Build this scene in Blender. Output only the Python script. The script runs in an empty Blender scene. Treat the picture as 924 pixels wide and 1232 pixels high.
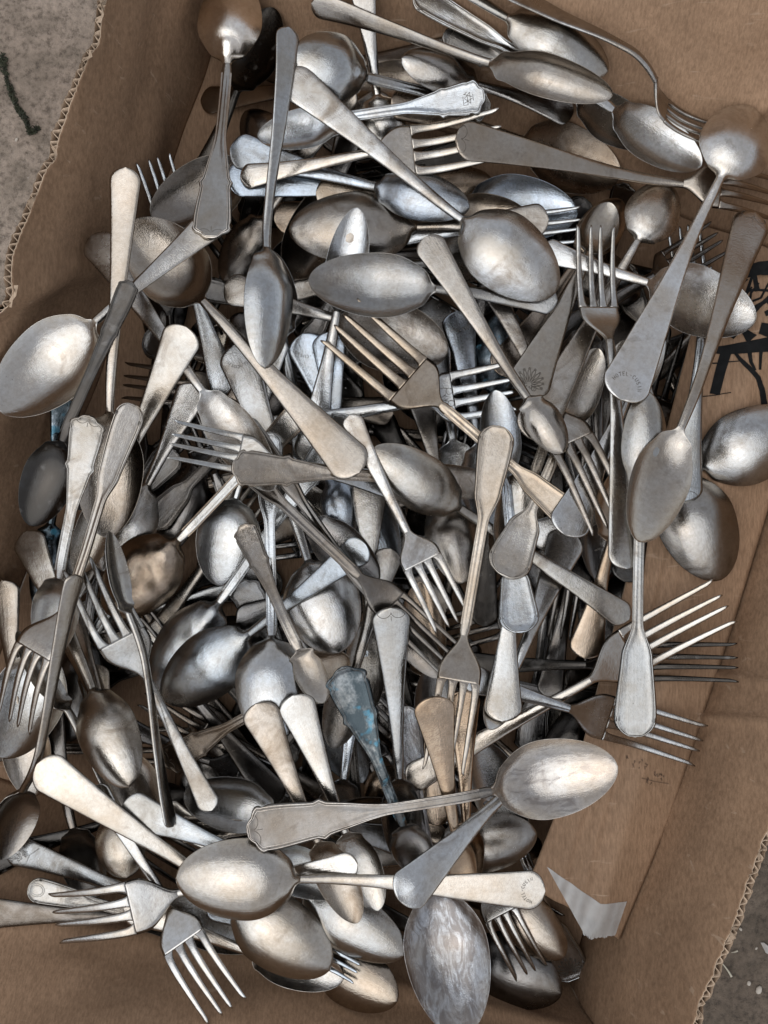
import bpy, math, random
import numpy as np
from mathutils import Matrix, Vector

random.seed(7); rng = np.random.default_rng(7)
scene = bpy.context.scene
coll = scene.collection

# ------------------------------------------------------------------ camera, sky, sun, exposure
HC, F = 0.75, 1427.0                      # camera height (m), focal length in photo pixels (924 x 1232)
cam_d = bpy.data.cameras.new("camera"); cam = bpy.data.objects.new("camera", cam_d); coll.objects.link(cam)
cam.location = (0, 0, HC); cam.rotation_euler = (0, 0, 0)
cam_d.sensor_fit = 'VERTICAL'; cam_d.sensor_height = 24.0; cam_d.lens = 24.0 * F / 1232.0
cam_d.clip_start = 0.01; cam_d.clip_end = 200
scene.camera = cam
SUN_EL, SUN_AZ = math.radians(71), math.radians(-125)   # azimuth measured from +Y (top of the picture) towards +X
world = bpy.data.worlds.new("World"); scene.world = world; world.use_nodes = True
wn = world.node_tree; bg = wn.nodes["Background"]
sky = wn.nodes.new("ShaderNodeTexSky"); sky.sky_type = 'NISHITA'; sky.sun_disc = False
sky.sun_elevation = SUN_EL; sky.sun_rotation = SUN_AZ; sky.air_density = 1.0; sky.dust_density = 1.2; sky.ozone_density = 1.0
hs = wn.nodes.new("ShaderNodeHueSaturation"); hs.inputs["Saturation"].default_value = 0.25
wn.links.new(sky.outputs[0], hs.inputs["Color"]); wn.links.new(hs.outputs[0], bg.inputs[0]); bg.inputs[1].default_value = 0.15
sl = bpy.data.lights.new("sun", 'SUN'); sl.energy = 1.05; sl.angle = math.radians(78); sl.color = (0.93, 0.97, 1.0)
so = bpy.data.objects.new("sun", sl); coll.objects.link(so)
sd = Vector((math.sin(SUN_AZ) * math.cos(SUN_EL), math.cos(SUN_AZ) * math.cos(SUN_EL), math.sin(SUN_EL)))
so.rotation_euler = sd.to_track_quat('Z', 'Y').to_euler(); so.location = sd * 3
vs = scene.view_settings; scene.display_settings.display_device = 'sRGB'
vs.view_transform = 'Standard'; vs.look = 'None'; vs.exposure = 0.38; vs.gamma = 1; vs.use_curve_mapping = False
scene.cycles.max_bounces = 10; scene.cycles.glossy_bounces = 6

def P(px, py, z):
    d = (HC - z) / F
    return np.array([(px - 462.0) * d, -(py - 616.0) * d, z])

# ------------------------------------------------------------------ materials
def newmat(name):
    m = bpy.data.materials.new(name); m.use_nodes = True
    return m, m.node_tree.nodes, m.node_tree.links, m.node_tree.nodes["Principled BSDF"]
def N(ns, t, **kw):
    n = ns.new(t)
    for k, v in kw.items():
        if k in n.inputs.keys(): n.inputs[k].default_value = v
        else: setattr(n, k, v)
    return n
def ramp(ns, stops):
    r = ns.new("ShaderNodeValToRGB"); e = r.color_ramp.elements
    while len(e) < len(stops): e.new(0.5)
    for i, (p, c) in enumerate(stops):
        e[i].position = p; e[i].color = (*c, 1) if len(c) == 3 else c
    return r
def mixc(ns, ls, fac, a, b, mode='MIX'):
    m = ns.new("ShaderNodeMix"); m.data_type = 'RGBA'; m.blend_type = mode
    for s, v in ((m.inputs[0], fac), (m.inputs[6], a), (m.inputs[7], b)):
        if hasattr(v, 'links'): ls.new(v, s)
        elif isinstance(v, tuple): s.default_value = (*v, 1)
        else: s.default_value = v
    return m.outputs[2]

def silver_mat(name, stain=None, polish=0.0, grime=0.0):
    m, ns, ls, b = newmat(name)
    oi = ns.new("ShaderNodeObjectInfo"); tc = ns.new("ShaderNodeTexCoord")
    off = ns.new("ShaderNodeVectorMath"); off.operation = 'MULTIPLY_ADD'
    cx = ns.new("ShaderNodeCombineXYZ")
    for i in range(3): ls.new(oi.outputs["Alpha"], cx.inputs[i])
    ls.new(cx.outputs[0], off.inputs[0]); off.inputs[1].default_value = (37.1, 17.7, 91.3); ls.new(tc.outputs["Object"], off.inputs[2])
    V = off.outputs[0]
    n1 = N(ns, "ShaderNodeTexNoise", Scale=38.0, Detail=6.0, Roughness=0.62); ls.new(V, n1.inputs["Vector"])
    n2 = N(ns, "ShaderNodeTexNoise", Scale=420.0, Detail=4.0, Roughness=0.7); ls.new(V, n2.inputs["Vector"])
    n5 = N(ns, "ShaderNodeTexNoise", Scale=1500.0, Detail=2.0, Roughness=0.6); ls.new(V, n5.inputs["Vector"])
    mp = ns.new("ShaderNodeMapping"); mp.inputs["Scale"].default_value = (60, 900, 900); mp.inputs["Rotation"].default_value = (0, 0, 0.15); ls.new(V, mp.inputs["Vector"])
    n3 = N(ns, "ShaderNodeTexNoise", Scale=1.0, Detail=3.0, Roughness=0.6); ls.new(mp.outputs[0], n3.inputs["Vector"])
    vo = N(ns, "ShaderNodeTexVoronoi", Scale=330.0); ls.new(V, vo.inputs["Vector"])
    # tarnish: large warm-brown clouds, fine speckle
    r1 = ramp(ns, [(0.38, (0, 0, 0)), (0.66, (1, 1, 1))]); ls.new(n1.outputs[0], r1.inputs[0])
    base = mixc(ns, ls, r1.outputs[0], oi.outputs["Color"], mixc(ns, ls, 1.0, oi.outputs["Color"], (0.82, 0.745, 0.66), 'MULTIPLY'))
    r2 = ramp(ns, [(0.36, (0.68, 0.65, 0.61)), (0.60, (1, 1, 1))]); ls.new(n2.outputs[0], r2.inputs[0])
    base = mixc(ns, ls, 0.38, base, mixc(ns, ls, 1.0, base, r2.outputs[0], 'MULTIPLY'))
    # every piece has its own amount of dark tarnish and its own gloss
    fr = ns.new("ShaderNodeMath"); fr.operation = 'MULTIPLY'; fr.inputs[1].default_value = 7.31; ls.new(oi.outputs["Alpha"], fr.inputs[0])
    fr2 = ns.new("ShaderNodeMath"); fr2.operation = 'FRACT'; ls.new(fr.outputs[0], fr2.inputs[0])
    nt = N(ns, "ShaderNodeTexNoise", Scale=55.0, Detail=7.0, Roughness=0.68, Distortion=0.8); ls.new(V, nt.inputs["Vector"])
    th_ = ns.new("ShaderNodeMapRange"); ls.new(fr2.outputs[0], th_.inputs[0]); th_.inputs[3].default_value = -0.20; th_.inputs[4].default_value = 0.03
    sm_ = ns.new("ShaderNodeMath"); sm_.operation = 'ADD'; ls.new(nt.outputs[0], sm_.inputs[0]); ls.new(th_.outputs[0], sm_.inputs[1])
    rt = ramp(ns, [(0.46, (0, 0, 0)), (0.70, (1, 1, 1))]); ls.new(sm_.outputs[0], rt.inputs[0])
    base = mixc(ns, ls, rt.outputs[0], base, mixc(ns, ls, 1.0, base, (0.50, 0.445, 0.395), 'MULTIPLY'))
    # dark pits
    pr = ramp(ns, [(0.0, (1, 1, 1)), (0.13, (0, 0, 0))]); ls.new(vo.outputs["Distance"], pr.inputs[0])
    pg = ramp(ns, [(0.60, (0, 0, 0)), (0.68, (1, 1, 1))]); n4 = N(ns, "ShaderNodeTexNoise", Scale=75.0, Detail=2.0); ls.new(V, n4.inputs["Vector"]); ls.new(n4.outputs[0], pg.inputs[0])
    pm = ns.new("ShaderNodeMath"); pm.operation = 'MULTIPLY'; ls.new(pr.outputs[0], pm.inputs[0]); ls.new(pg.outputs[0], pm.inputs[1])
    base = mixc(ns, ls, pm.outputs[0], base, (0.05, 0.04, 0.03))
    if polish:
        mq = ns.new("ShaderNodeMapping"); mq.inputs["Scale"].default_value = (60, 170, 120); mq.inputs["Rotation"].default_value = (0, 0, 0.12); ls.new(V, mq.inputs["Vector"])
        nq = N(ns, "ShaderNodeTexNoise", Scale=1.0, Detail=8.0, Roughness=0.72, Distortion=0.9); ls.new(mq.outputs[0], nq.inputs["Vector"])
        rq = ramp(ns, [(0.40 + grime, (0, 0, 0)), (0.47 + grime * 1.6, (0.6, 0.6, 0.6)), (0.62 + grime * 2, (1, 1, 1))]); ls.new(nq.outputs[0], rq.inputs[0])
        dk_ = mixc(ns, ls, rq.outputs[0], mixc(ns, ls, r1.outputs[0], tuple(x * (1 - 4 * grime) for x in (0.15, 0.128, 0.118)), tuple(x * (1 - 4 * grime) for x in (0.26, 0.22, 0.19))), base)
        base = mixc(ns, ls, 0.62 if not grime else 0.85, base, dk_)
    metallic = None
    if stain:
        ng = N(ns, "ShaderNodeTexNoise", Scale=95.0, Detail=5.0, Roughness=0.7); ls.new(V, ng.inputs["Vector"])
        rk = ramp(ns, [(0.36, (0.35, 0.35, 0.35)), (0.55, (0.97, 0.97, 0.97))]); ls.new(ng.outputs[0], rk.inputs[0])
        base = mixc(ns, ls, rk.outputs[0], base, stain[0])
        nbx = N(ns, "ShaderNodeTexNoise", Scale=130.0, Detail=2.0); ls.new(V, nbx.inputs["Vector"]); rb = ramp(ns, [(0.61, (0, 0, 0)), (0.74, (0.75, 0.75, 0.75))]); ls.new(nbx.outputs[0], rb.inputs[0])
        base = mixc(ns, ls, rb.outputs[0], base, stain[1])
        inv = ns.new("ShaderNodeMath"); inv.operation = 'SUBTRACT'; inv.inputs[0].default_value = 1.0; ls.new(rb.outputs[0], inv.inputs[1]); metallic = inv.outputs[0]
    ls.new(base, b.inputs["Base Color"])
    if metallic is not None: ls.new(metallic, b.inputs["Metallic"])
    else: b.inputs["Metallic"].default_value = 1.0
    rr = ns.new("ShaderNodeMapRange"); ls.new(n1.outputs[0], rr.inputs[0])
    rr.inputs[1].default_value = 0.3; rr.inputs[2].default_value = 0.7
    rr.inputs[3].default_value = 0.11 - polish * .6; rr.inputs[4].default_value = 0.24 - polish
    ra = ns.new("ShaderNodeMath"); ra.operation = 'MULTIPLY_ADD'; ls.new(n2.outputs[0], ra.inputs[0]); ra.inputs[1].default_value = 0.12; ls.new(rr.outputs[0], ra.inputs[2])
    rv = ns.new("ShaderNodeMath"); rv.operation = 'MULTIPLY_ADD'; ls.new(fr2.outputs[0], rv.inputs[0]); rv.inputs[1].default_value = 0.12; ls.new(ra.outputs[0], rv.inputs[2])
    rw = ns.new("ShaderNodeMath"); rw.operation = 'SUBTRACT'; ls.new(rv.outputs[0], rw.inputs[0]); rw.inputs[1].default_value = 0.09; rw.use_clamp = True
    ls.new(rw.outputs[0], b.inputs["Roughness"])
    ad = ns.new("ShaderNodeMath"); ad.operation = 'ADD'; ls.new(n2.outputs[0], ad.inputs[0]); ls.new(n3.outputs[0], ad.inputs[1])
    ad2 = ns.new("ShaderNodeMath"); ad2.operation = 'ADD'; ls.new(ad.outputs[0], ad2.inputs[0]); ls.new(n5.outputs[0], ad2.inputs[1])
    ad3 = ns.new("ShaderNodeMath"); ad3.operation = 'MULTIPLY_ADD'; ls.new(n1.outputs[0], ad3.inputs[0]); ad3.inputs[1].default_value = 1.4; ls.new(ad2.outputs[0], ad3.inputs[2])
    bp = N(ns, "ShaderNodeBump", Strength=0.26, Distance=0.00026); ls.new(ad3.outputs[0], bp.inputs["Height"])
    ls.new(bp.outputs[0], b.inputs["Normal"])
    return m
SILVER = silver_mat("tarnished_silver")
POLISH = silver_mat("polished_silver", polish=0.10)
GRIMY = silver_mat("grimy_polished_silver", polish=0.08, grime=0.05)
BLUED = silver_mat("blue_stained_silver", stain=((0.040, 0.052, 0.058), (0.03, 0.20, 0.30)))
BLACKED = silver_mat("black_tarnish", stain=((0.05, 0.045, 0.04), (0.10, 0.09, 0.08)))
m_, ns_, ls_, b_ = newmat("engraved_line"); b_.inputs["Base Color"].default_value = (0.10, 0.085, 0.07, 1); b_.inputs["Metallic"].default_value = 0.8; b_.inputs["Roughness"].default_value = 0.5
ENGR = m_

def card_mat(name, col, tint=1.0):
    m, ns, ls, b = newmat(name)
    tc = ns.new("ShaderNodeTexCoord"); V = tc.outputs["Object"]
    n1 = N(ns, "ShaderNodeTexNoise", Scale=14.0, Detail=4.0); ls.new(V, n1.inputs["Vector"])
    n2 = N(ns, "ShaderNodeTexNoise", Scale=900.0, Detail=3.0, Roughness=0.7); ls.new(V, n2.inputs["Vector"])
    mp = ns.new("ShaderNodeMapping"); mp.inputs["Scale"].default_value = (900, 160, 300); mp.inputs["Rotation"].default_value = (0, 0, math.radians(19.5)); ls.new(V, mp.inputs["Vector"])
    n3 = N(ns, "ShaderNodeTexNoise", Scale=1.0, Detail=4.0, Roughness=0.7); ls.new(mp.outputs[0], n3.inputs["Vector"])
    c1 = ramp(ns, [(0.3, tuple(x * 0.84 for x in col)), (0.7, tuple(x * 1.14 for x in col))]); ls.new(n1.outputs[0], c1.inputs[0])
    c3 = ramp(ns, [(0.33, (0.66, 0.63, 0.60)), (0.64, (1.14, 1.14, 1.14))]); ls.new(n3.outputs[0], c3.inputs[0])
    c = mixc(ns, ls, 0.8, c1.outputs[0], mixc(ns, ls, 1.0, c1.outputs[0], c3.outputs[0], 'MULTIPLY'))
    vo = N(ns, "ShaderNodeTexVoronoi", Scale=330.0); ls.new(V, vo.inputs["Vector"])
    vr = ramp(ns, [(0.0, (0.30, 0.25, 0.2)), (0.13, (1, 1, 1))]); ls.new(vo.outputs["Distance"], vr.inputs[0])
    c = mixc(ns, ls, 0.55, c, mixc(ns, ls, 1.0, c, vr.outputs[0], 'MULTIPLY'))
    ns1 = N(ns, "ShaderNodeTexNoise", Scale=7.0, Detail=9.0, Roughness=0.75, Distortion=1.2); ls.new(V, ns1.inputs["Vector"])
    s1 = ramp(ns, [(0.38, (0.86, 0.84, 0.82)), (0.52, (1, 1, 1)), (0.66, (1.08, 1.07, 1.06))]); ls.new(ns1.outputs[0], s1.inputs[0])
    c = mixc(ns, ls, 1.0, c, s1.outputs[0], 'MULTIPLY')
    ms = ns.new("ShaderNodeMapping"); ms.inputs["Scale"].default_value = (25, 190, 60); ms.inputs["Rotation"].default_value = (0, 0, -0.6); ls.new(V, ms.inputs["Vector"])
    ns2 = N(ns, "ShaderNodeTexNoise", Scale=1.0, Detail=5.0, Distortion=0.7); ls.new(ms.outputs[0], ns2.inputs["Vector"])
    s2 = ramp(ns, [(0.66, (0, 0, 0)), (0.72, (0.5, 0.5, 0.5))]); ls.new(ns2.outputs[0], s2.inputs[0])
    c = mixc(ns, ls, s2.outputs[0], c, (0.40, 0.29, 0.20))
    ls.new(c, b.inputs["Base Color"]); b.inputs["Roughness"].default_value = 0.72; b.inputs["Specular IOR Level"].default_value = 0.25
    n6 = N(ns, "ShaderNodeTexNoise", Scale=55.0, Detail=3.0); ls.new(V, n6.inputs["Vector"])
    wv = ns.new("ShaderNodeMath"); wv.operation = 'MULTIPLY_ADD'; ls.new(n6.outputs[0], wv.inputs[0]); wv.inputs[1].default_value = 6.0; ls.new(n2.outputs[0], wv.inputs[2])
    bp = N(ns, "ShaderNodeBump", Strength=0.35, Distance=0.0004); ls.new(wv.outputs[0], bp.inputs["Height"]); ls.new(bp.outputs[0], b.inputs["Normal"])
    return m
CARD = card_mat("brown_cardboard", (0.268, 0.168, 0.102))
CARD_EDGE = card_mat("torn_cardboard_edge", (0.44, 0.33, 0.235))
def flat_mat(name, col, rough=0.6, **kw):
    m, ns, ls, b = newmat(name); tc = ns.new("ShaderNodeTexCoord")
    n1 = N(ns, "ShaderNodeTexNoise", Scale=kw.get('scale', 240.0), Detail=4.0); ls.new(tc.outputs["Object"], n1.inputs["Vector"])
    c = ramp(ns, [(0.3, tuple(x * kw.get('lo', 0.8) for x in col)), (0.7, tuple(min(1, x * kw.get('hi', 1.15)) for x in col))]); ls.new(n1.outputs[0], c.inputs[0])
    ls.new(c.outputs[0], b.inputs["Base Color"]); b.inputs["Roughness"].default_value = rough
    if 'spec' in kw: b.inputs['Specular IOR Level'].default_value = kw['spec']
    if 'alpha' in kw: b.inputs["Alpha"].default_value = kw['alpha']
    return m
INK = flat_mat("black_print", (0.012, 0.012, 0.012), 0.9, spec=0.05)
FAINT = flat_mat("faded_brown_print", (0.10, 0.06, 0.04), 0.9, alpha=0.5)
TAPE = flat_mat("pale_packing_tape", (0.50, 0.49, 0.47), 0.35, scale=60.0, alpha=0.66)
_n = TAPE.node_tree; _tc = _n.nodes.new("ShaderNodeTexCoord"); _mp = _n.nodes.new("ShaderNodeMapping"); _mp.inputs["Rotation"].default_value = (0, 0, math.radians(19)); _n.links.new(_tc.outputs["Object"], _mp.inputs["Vector"])
_w = _n.nodes.new("ShaderNodeTexWave"); _w.inputs["Scale"].default_value = 42.0; _w.inputs["Distortion"].default_value = 2.5; _w.inputs["Detail"].default_value = 3.0; _n.links.new(_mp.outputs[0], _w.inputs["Vector"])
_b = _n.nodes.new("ShaderNodeBump"); _b.inputs["Strength"].default_value = 0.2; _b.inputs["Distance"].default_value = 0.0006; _n.links.new(_w.outputs["Fac"], _b.inputs["Height"]); _n.links.new(_b.outputs[0], _n.nodes["Principled BSDF"].inputs["Normal"])
_r = _n.nodes.new("ShaderNodeMapRange"); _n.links.new(_w.outputs["Fac"], _r.inputs[0]); _r.inputs[3].default_value = 0.56; _r.inputs[4].default_value = 0.68; _n.links.new(_r.outputs[0], _n.nodes["Principled BSDF"].inputs["Alpha"])
MOSS = flat_mat("green_moss", (0.022, 0.024, 0.012), 0.9, lo=0.4, hi=1.8)
STONE = flat_mat("pale_pebble", (0.42, 0.37, 0.31), 0.85)
STRAW = flat_mat("dry_straw", (0.40, 0.36, 0.28), 0.8)
def ground_mat():
    m, ns, ls, b = newmat("speckled_concrete"); tc = ns.new("ShaderNodeTexCoord"); V = tc.outputs["Object"]
    n1 = N(ns, "ShaderNodeTexNoise", Scale=5.0, Detail=8.0, Roughness=0.6); ls.new(V, n1.inputs["Vector"])
    n2 = N(ns, "ShaderNodeTexNoise", Scale=260.0, Detail=6.0, Roughness=0.7); ls.new(V, n2.inputs["Vector"])
    n3 = N(ns, "ShaderNodeTexNoise", Scale=60.0, Detail=5.0, Roughness=0.6); ls.new(V, n3.inputs["Vector"])
    c1 = ramp(ns, [(0.35, (0.215, 0.166, 0.128)), (0.65, (0.285, 0.230, 0.184))]); ls.new(n1.outputs[0], c1.inputs[0])
    c2 = ramp(ns, [(0.34, (0.45, 0.43, 0.41)), (0.5, (1, 1, 1)), (0.72, (1.35, 1.35, 1.35))]); ls.new(n2.outputs[0], c2.inputs[0])
    c = mixc(ns, ls, 1.0, c1.outputs[0], c2.outputs[0], 'MULTIPLY')
    c3 = ramp(ns, [(0.35, (0.72, 0.72, 0.70)), (0.6, (1.05, 1.05, 1.05))]); ls.new(n3.outputs[0], c3.inputs[0])
    c = mixc(ns, ls, 1.0, c, c3.outputs[0], 'MULTIPLY')
    vo = N(ns, "ShaderNodeTexVoronoi", Scale=170.0); ls.new(V, vo.inputs["Vector"])
    vr = ramp(ns, [(0.0, (0, 0, 0)), (0.10, (1, 1, 1))]); ls.new(vo.outputs["Distance"], vr.inputs[0])
    c = mixc(ns, ls, vr.outputs[0], (0.06, 0.05, 0.042), c)
    vo2 = N(ns, "ShaderNodeTexVoronoi", Scale=120.0); mp = ns.new("ShaderNodeMapping"); mp.inputs["Location"].default_value = (3, 1, 2); ls.new(V, mp.inputs["Vector"]); ls.new(mp.outputs[0], vo2.inputs["Vector"])
    vr2 = ramp(ns, [(0.0, (1, 1, 1)), (0.07, (0, 0, 0))]); ls.new(vo2.outputs["Distance"], vr2.inputs[0])
    c = mixc(ns, ls, vr2.outputs[0], c, (0.36, 0.32, 0.28))
    # concrete colour darkens smoothly from left to right (+X)
    sx = ns.new("ShaderNodeSeparateXYZ"); ls.new(V, sx.inputs[0])
    mr = ns.new("ShaderNodeMapRange"); ls.new(sx.outputs[0], mr.inputs[0]); mr.inputs[1].default_value = -0.05; mr.inputs[2].default_value = 0.15
    c = mixc(ns, ls, mr.outputs[0], c, mixc(ns, ls, 1.0, c, (0.43, 0.405, 0.37), 'MULTIPLY'))
    ls.new(c, b.inputs["Base Color"]); b.inputs["Roughness"].default_value = 0.9
    ad = ns.new("ShaderNodeMath"); ad.operation = 'MULTIPLY_ADD'; ls.new(n3.outputs[0], ad.inputs[0]); ad.inputs[1].default_value = 1.5; ls.new(n2.outputs[0], ad.inputs[2])
    bp = N(ns, "ShaderNodeBump", Strength=0.8, Distance=0.0022); ls.new(ad.outputs[0], bp.inputs["Height"]); ls.new(bp.outputs[0], b.inputs["Normal"])
    return m
GROUND = ground_mat()

# ------------------------------------------------------------------ mesh helpers
def mesh_obj(name, verts, faces, mat, parent=None, smooth=True, color=None):
    me = bpy.data.meshes.new(name)
    v = np.asarray(verts, dtype=np.float32)
    if isinstance(faces, np.ndarray) and faces.ndim == 2:
        k = faces.shape[1]; me.vertices.add(len(v)); me.vertices.foreach_set("co", v.ravel())
        me.loops.add(faces.size); me.loops.foreach_set("vertex_index", faces.ravel().astype(np.int32))
        me.polygons.add(len(faces)); me.polygons.foreach_set("loop_start", np.arange(0, faces.size, k, dtype=np.int32))
        me.update(calc_edges=True)
    else:
        me.from_pydata([tuple(x) for x in v.tolist()], [], faces)
    me.validate(); me.materials.append(mat)
    me.polygons.foreach_set("use_smooth", [smooth and len(p.vertices) <= 4 for p in me.polygons]); me.update()
    o = bpy.data.objects.new(name, me); coll.objects.link(o)
    if parent is not None: o.parent = parent
    if color is not None: o.color = color
    return o
def tag(o, label=None, cat=None, group=None, kind=None):
    for k, v in (('label', label), ('category', cat), ('group', group), ('kind', kind)):
        if v: o[k] = v
    return o
def empty(name, loc=(0, 0, 0)):
    o = bpy.data.objects.new(name, None); coll.objects.link(o); o.location = loc; o.empty_display_size = 0.01
    return o
def grid_faces(n, m, wrap=False):
    i = np.arange(n - 1)[:, None]; j = np.arange(m if wrap else m - 1)[None, :]
    j2 = (j + 1) % m
    return np.stack([i * m + j, i * m + j2, (i + 1) * m + j2, (i + 1) * m + j], -1).reshape(-1, 4)
def tubes(paths, rad, sides=6):
    """paths: list of (k,3) arrays -> one mesh's verts and quads"""
    V, Fc, o = [], [], 0
    for p in paths:
        p = np.asarray(p, float)
        if len(p) < 2: continue
        t = np.gradient(p, axis=0); t /= np.linalg.norm(t, axis=1, keepdims=True) + 1e-12
        up = np.array([0, 0, 1.0]); a = np.cross(t, up); ln = np.linalg.norm(a, axis=1, keepdims=True)
        a = np.where(ln > 1e-4, a / (ln + 1e-12), np.array([1.0, 0, 0])); b = np.cross(a, t)
        th = np.linspace(0, 2 * np.pi, sides, endpoint=False)
        r = rad if np.isscalar(rad) else np.asarray(rad)[:, None, None]
        ring = p[:, None, :] + r * (a[:, None, :] * np.cos(th)[None, :, None] + b[:, None, :] * np.sin(th)[None, :, None])
        V.append(ring.reshape(-1, 3)); Fc.append(grid_faces(len(p), sides, True) + o); o += len(p) * sides
    return np.concatenate(V), np.concatenate(Fc)

# ------------------------------------------------------------------ height map of what has been laid down so far
CELL = 0.0016; GX0, GY0, GN = -0.45, -0.45, 563
H = np.zeros((GN, GN))
def cells(v):
    return np.clip(((v[:, 0] - GX0) / CELL).astype(int), 0, GN - 1), np.clip(((v[:, 1] - GY0) / CELL).astype(int), 0, GN - 1)
def deposit(v):
    i, j = cells(v); np.maximum.at(H, (i, j), v[:, 2])

# ------------------------------------------------------------------ ground
gz = -0.005
def ground():
    o = mesh_obj("ground", [(-30, -30, gz), (30, -30, gz), (30, 30, gz), (-30, 30, gz)], [(0, 1, 2, 3)], GROUND, smooth=False)
    tag(o, kind="structure")
ground()

# ------------------------------------------------------------------ cardboard box
ZT = 0.14
base_px = dict(TL=(255, 60), TR=(988, 319), BR=(684, 1179), BL=(-49, 920))
top_px = dict(TL=(212, -260), TR=(1296, -28), BR=(792, 1362), BL=(-330, 1275))
box = empty("cardboard_box"); tag(box, "open brown cardboard box with torn corrugated rim, full of old cutlery", "box")
Bp = {k: P(*v, 0.0) for k, v in base_px.items()}; Tp = {k: P(*v, ZT) for k, v in top_px.items()}
floor_v = [Bp[k] for k in ('TL', 'BL', 'BR', 'TR')]
mesh_obj("floor", floor_v, [(0, 1, 2, 3)], CARD, box, smooth=False)
def smoothnoise(x, seed, f=1.0, amp=1.0):
    r = np.random.default_rng(seed); y = np.zeros_like(x, dtype=float)
    for k in range(1, 7):
        y += r.normal() * np.sin(x * f * k * 1.7 + r.uniform(0, 6.28)) / k ** 0.8
    return amp * y / 2.2
def wall(a, b, nu, bump, tear, seed):
    """wall of corrugated board from base edge a-b up to the rim; bump(u, v) gives a displacement in metres"""
    nv = 90
    u = np.linspace(0, 1, nu); v = np.linspace(0, 1, nv) ** 0.9
    U, Vv = np.meshgrid(u, v, indexing='ij'); rg_ = np.random.default_rng(seed + 77)
    lo = Bp[a][None, None] * (1 - U[..., None]) + Bp[b][None, None] * U[..., None]
    hi = Tp[a][None, None] * (1 - U[..., None]) + Tp[b][None, None] * U[..., None]
    L = np.linalg.norm(Tp[b] - Tp[a])
    ed = smoothnoise(u * L, seed, 45, 0.0012) + smoothnoise(u * L, seed + 1, 330, 0.0011) + tear(u)
    vh = 1 + ed / ZT
    pts = lo + (hi - lo) * (Vv * vh[:, None])[..., None]
    along = (Bp[b] - Bp[a]); along /= np.linalg.norm(along)
    upv = (hi - lo).mean((0, 1)); nrm = np.cross(along, upv); nrm /= np.linalg.norm(nrm)
    if nrm[2] < 0: nrm = -nrm
    dent = sum(a_ * np.sin(U * f1 + Vv * f2 + p_) for a_, f1, f2, p_ in zip(rg_.uniform(.0003, .0011, 14), rg_.uniform(-55, 55, 14), rg_.uniform(-22, 22, 14), rg_.uniform(0, 6.28, 14)))
    for _ in range(7):
        cu, cv, an_ = rg_.uniform(0, 1), rg_.uniform(.2, 1), rg_.uniform(-1.2, 1.2)
        dl = (U - cu) * 3 * math.cos(an_) + (Vv - cv) * math.sin(an_); dp = -(U - cu) * 3 * math.sin(an_) + (Vv - cv) * math.cos(an_)
        dent = dent + rg_.uniform(-.0012, .0012) * np.exp(-(dl / .35) ** 2) * np.tanh(dp / .02) * np.exp(-(dp / .12) ** 2)
    pts = pts + nrm * (bump(U, Vv) + 0.22 * dent)[..., None]
    deposit(pts.reshape(-1, 3))
    w = mesh_obj("wall", pts.reshape(-1, 3), grid_faces(nu, nv), CARD, box)
    out = np.array([-nrm[0], -nrm[1], 0.0]); out /= np.linalg.norm(out)
    T = 0.0040
    ed2 = smoothnoise(u * L, seed + 5, 260, 0.0011)
    crush = np.clip(0.86 + smoothnoise(u * L, seed + 40, 48, 0.42), 0.28, 1.35)
    op = pts + out * (T * crush)[:, None, None]
    op[:, -1] += (hi - lo)[:, -1] / ZT * ed2[:, None]
    mesh_obj("outer_liner", op.reshape(-1, 3), grid_faces(nu, nv), CARD_EDGE, w)
    # fluting: a zigzag sheet between the two liners
    per = 0.0057; n = int(L / per * 2) * 4
    s = np.linspace(0, 1, n); ph = s * L / per
    tri = 0.5 + 0.5 * np.clip(np.sin(2 * np.pi * ph + smoothnoise(s * L, seed + 9, 60, 1.1)) * 1.25, -1, 1)
    tri = 0.06 + 0.88 * tri
    rows = []
    for k, row in enumerate((-1, -3, -6, -10)):
        q_ = np.stack([np.interp(s, u, pts[:, row, c]) for c in range(3)], -1)
        if k == 0: q_ = q_ + (q_ - np.stack([np.interp(s, u, pts[:, -3, c]) for c in range(3)], -1)) * smoothnoise(s * L, seed + 20, 500, 0.12)[:, None]
        rows.append(q_)
    rows = [r + out * (T * tri * np.interp(s, u, crush))[:, None] for r in rows]
    fl = np.stack(rows, 1)
    fo = mesh_obj("fluting", fl.reshape(-1, 3), grid_faces(n, 4), CARD_EDGE, w)
    sm = fo.modifiers.new("thick", 'SOLIDIFY'); sm.thickness = 0.00035; sm.offset = 0
    sm = w.modifiers.new("thick", 'SOLIDIFY'); sm.thickness = 0.0005; sm.offset = 0
    w.data.materials.append(CARD_EDGE); sm.material_offset_rim = 1
    # torn shreds of paper on the rim
    r = np.random.default_rng(seed + 3)
    for _ in range(30):
        uu = r.uniform(0.02, 0.98); c = np.array([np.interp(uu, u, pts[:, -1, k]) for k in range(3)])
        sz = r.uniform(0.0012, 0.0048); ang = r.uniform(0, 6.28, 6)
        base = [c + along * sz * (q - 1.5) + out * r.uniform(-0.0006, 0.0015) + np.array([0, 0, r.uniform(0.0, 0.0008)]) for q in range(4)]
        tip = [x + out * r.uniform(-0.003, 0.003) + along * r.uniform(-0.001, 0.001) + np.array([0, 0, r.uniform(0.0005, 0.003)]) for x in base]
        mesh_obj("paper_shred", base + tip, [(0, 1, 5, 4), (1, 2, 6, 5), (2, 3, 7, 6)], CARD_EDGE, w)
    return w
G = lambda x, c, s: np.exp(-((x - c) / s) ** 2)
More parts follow.
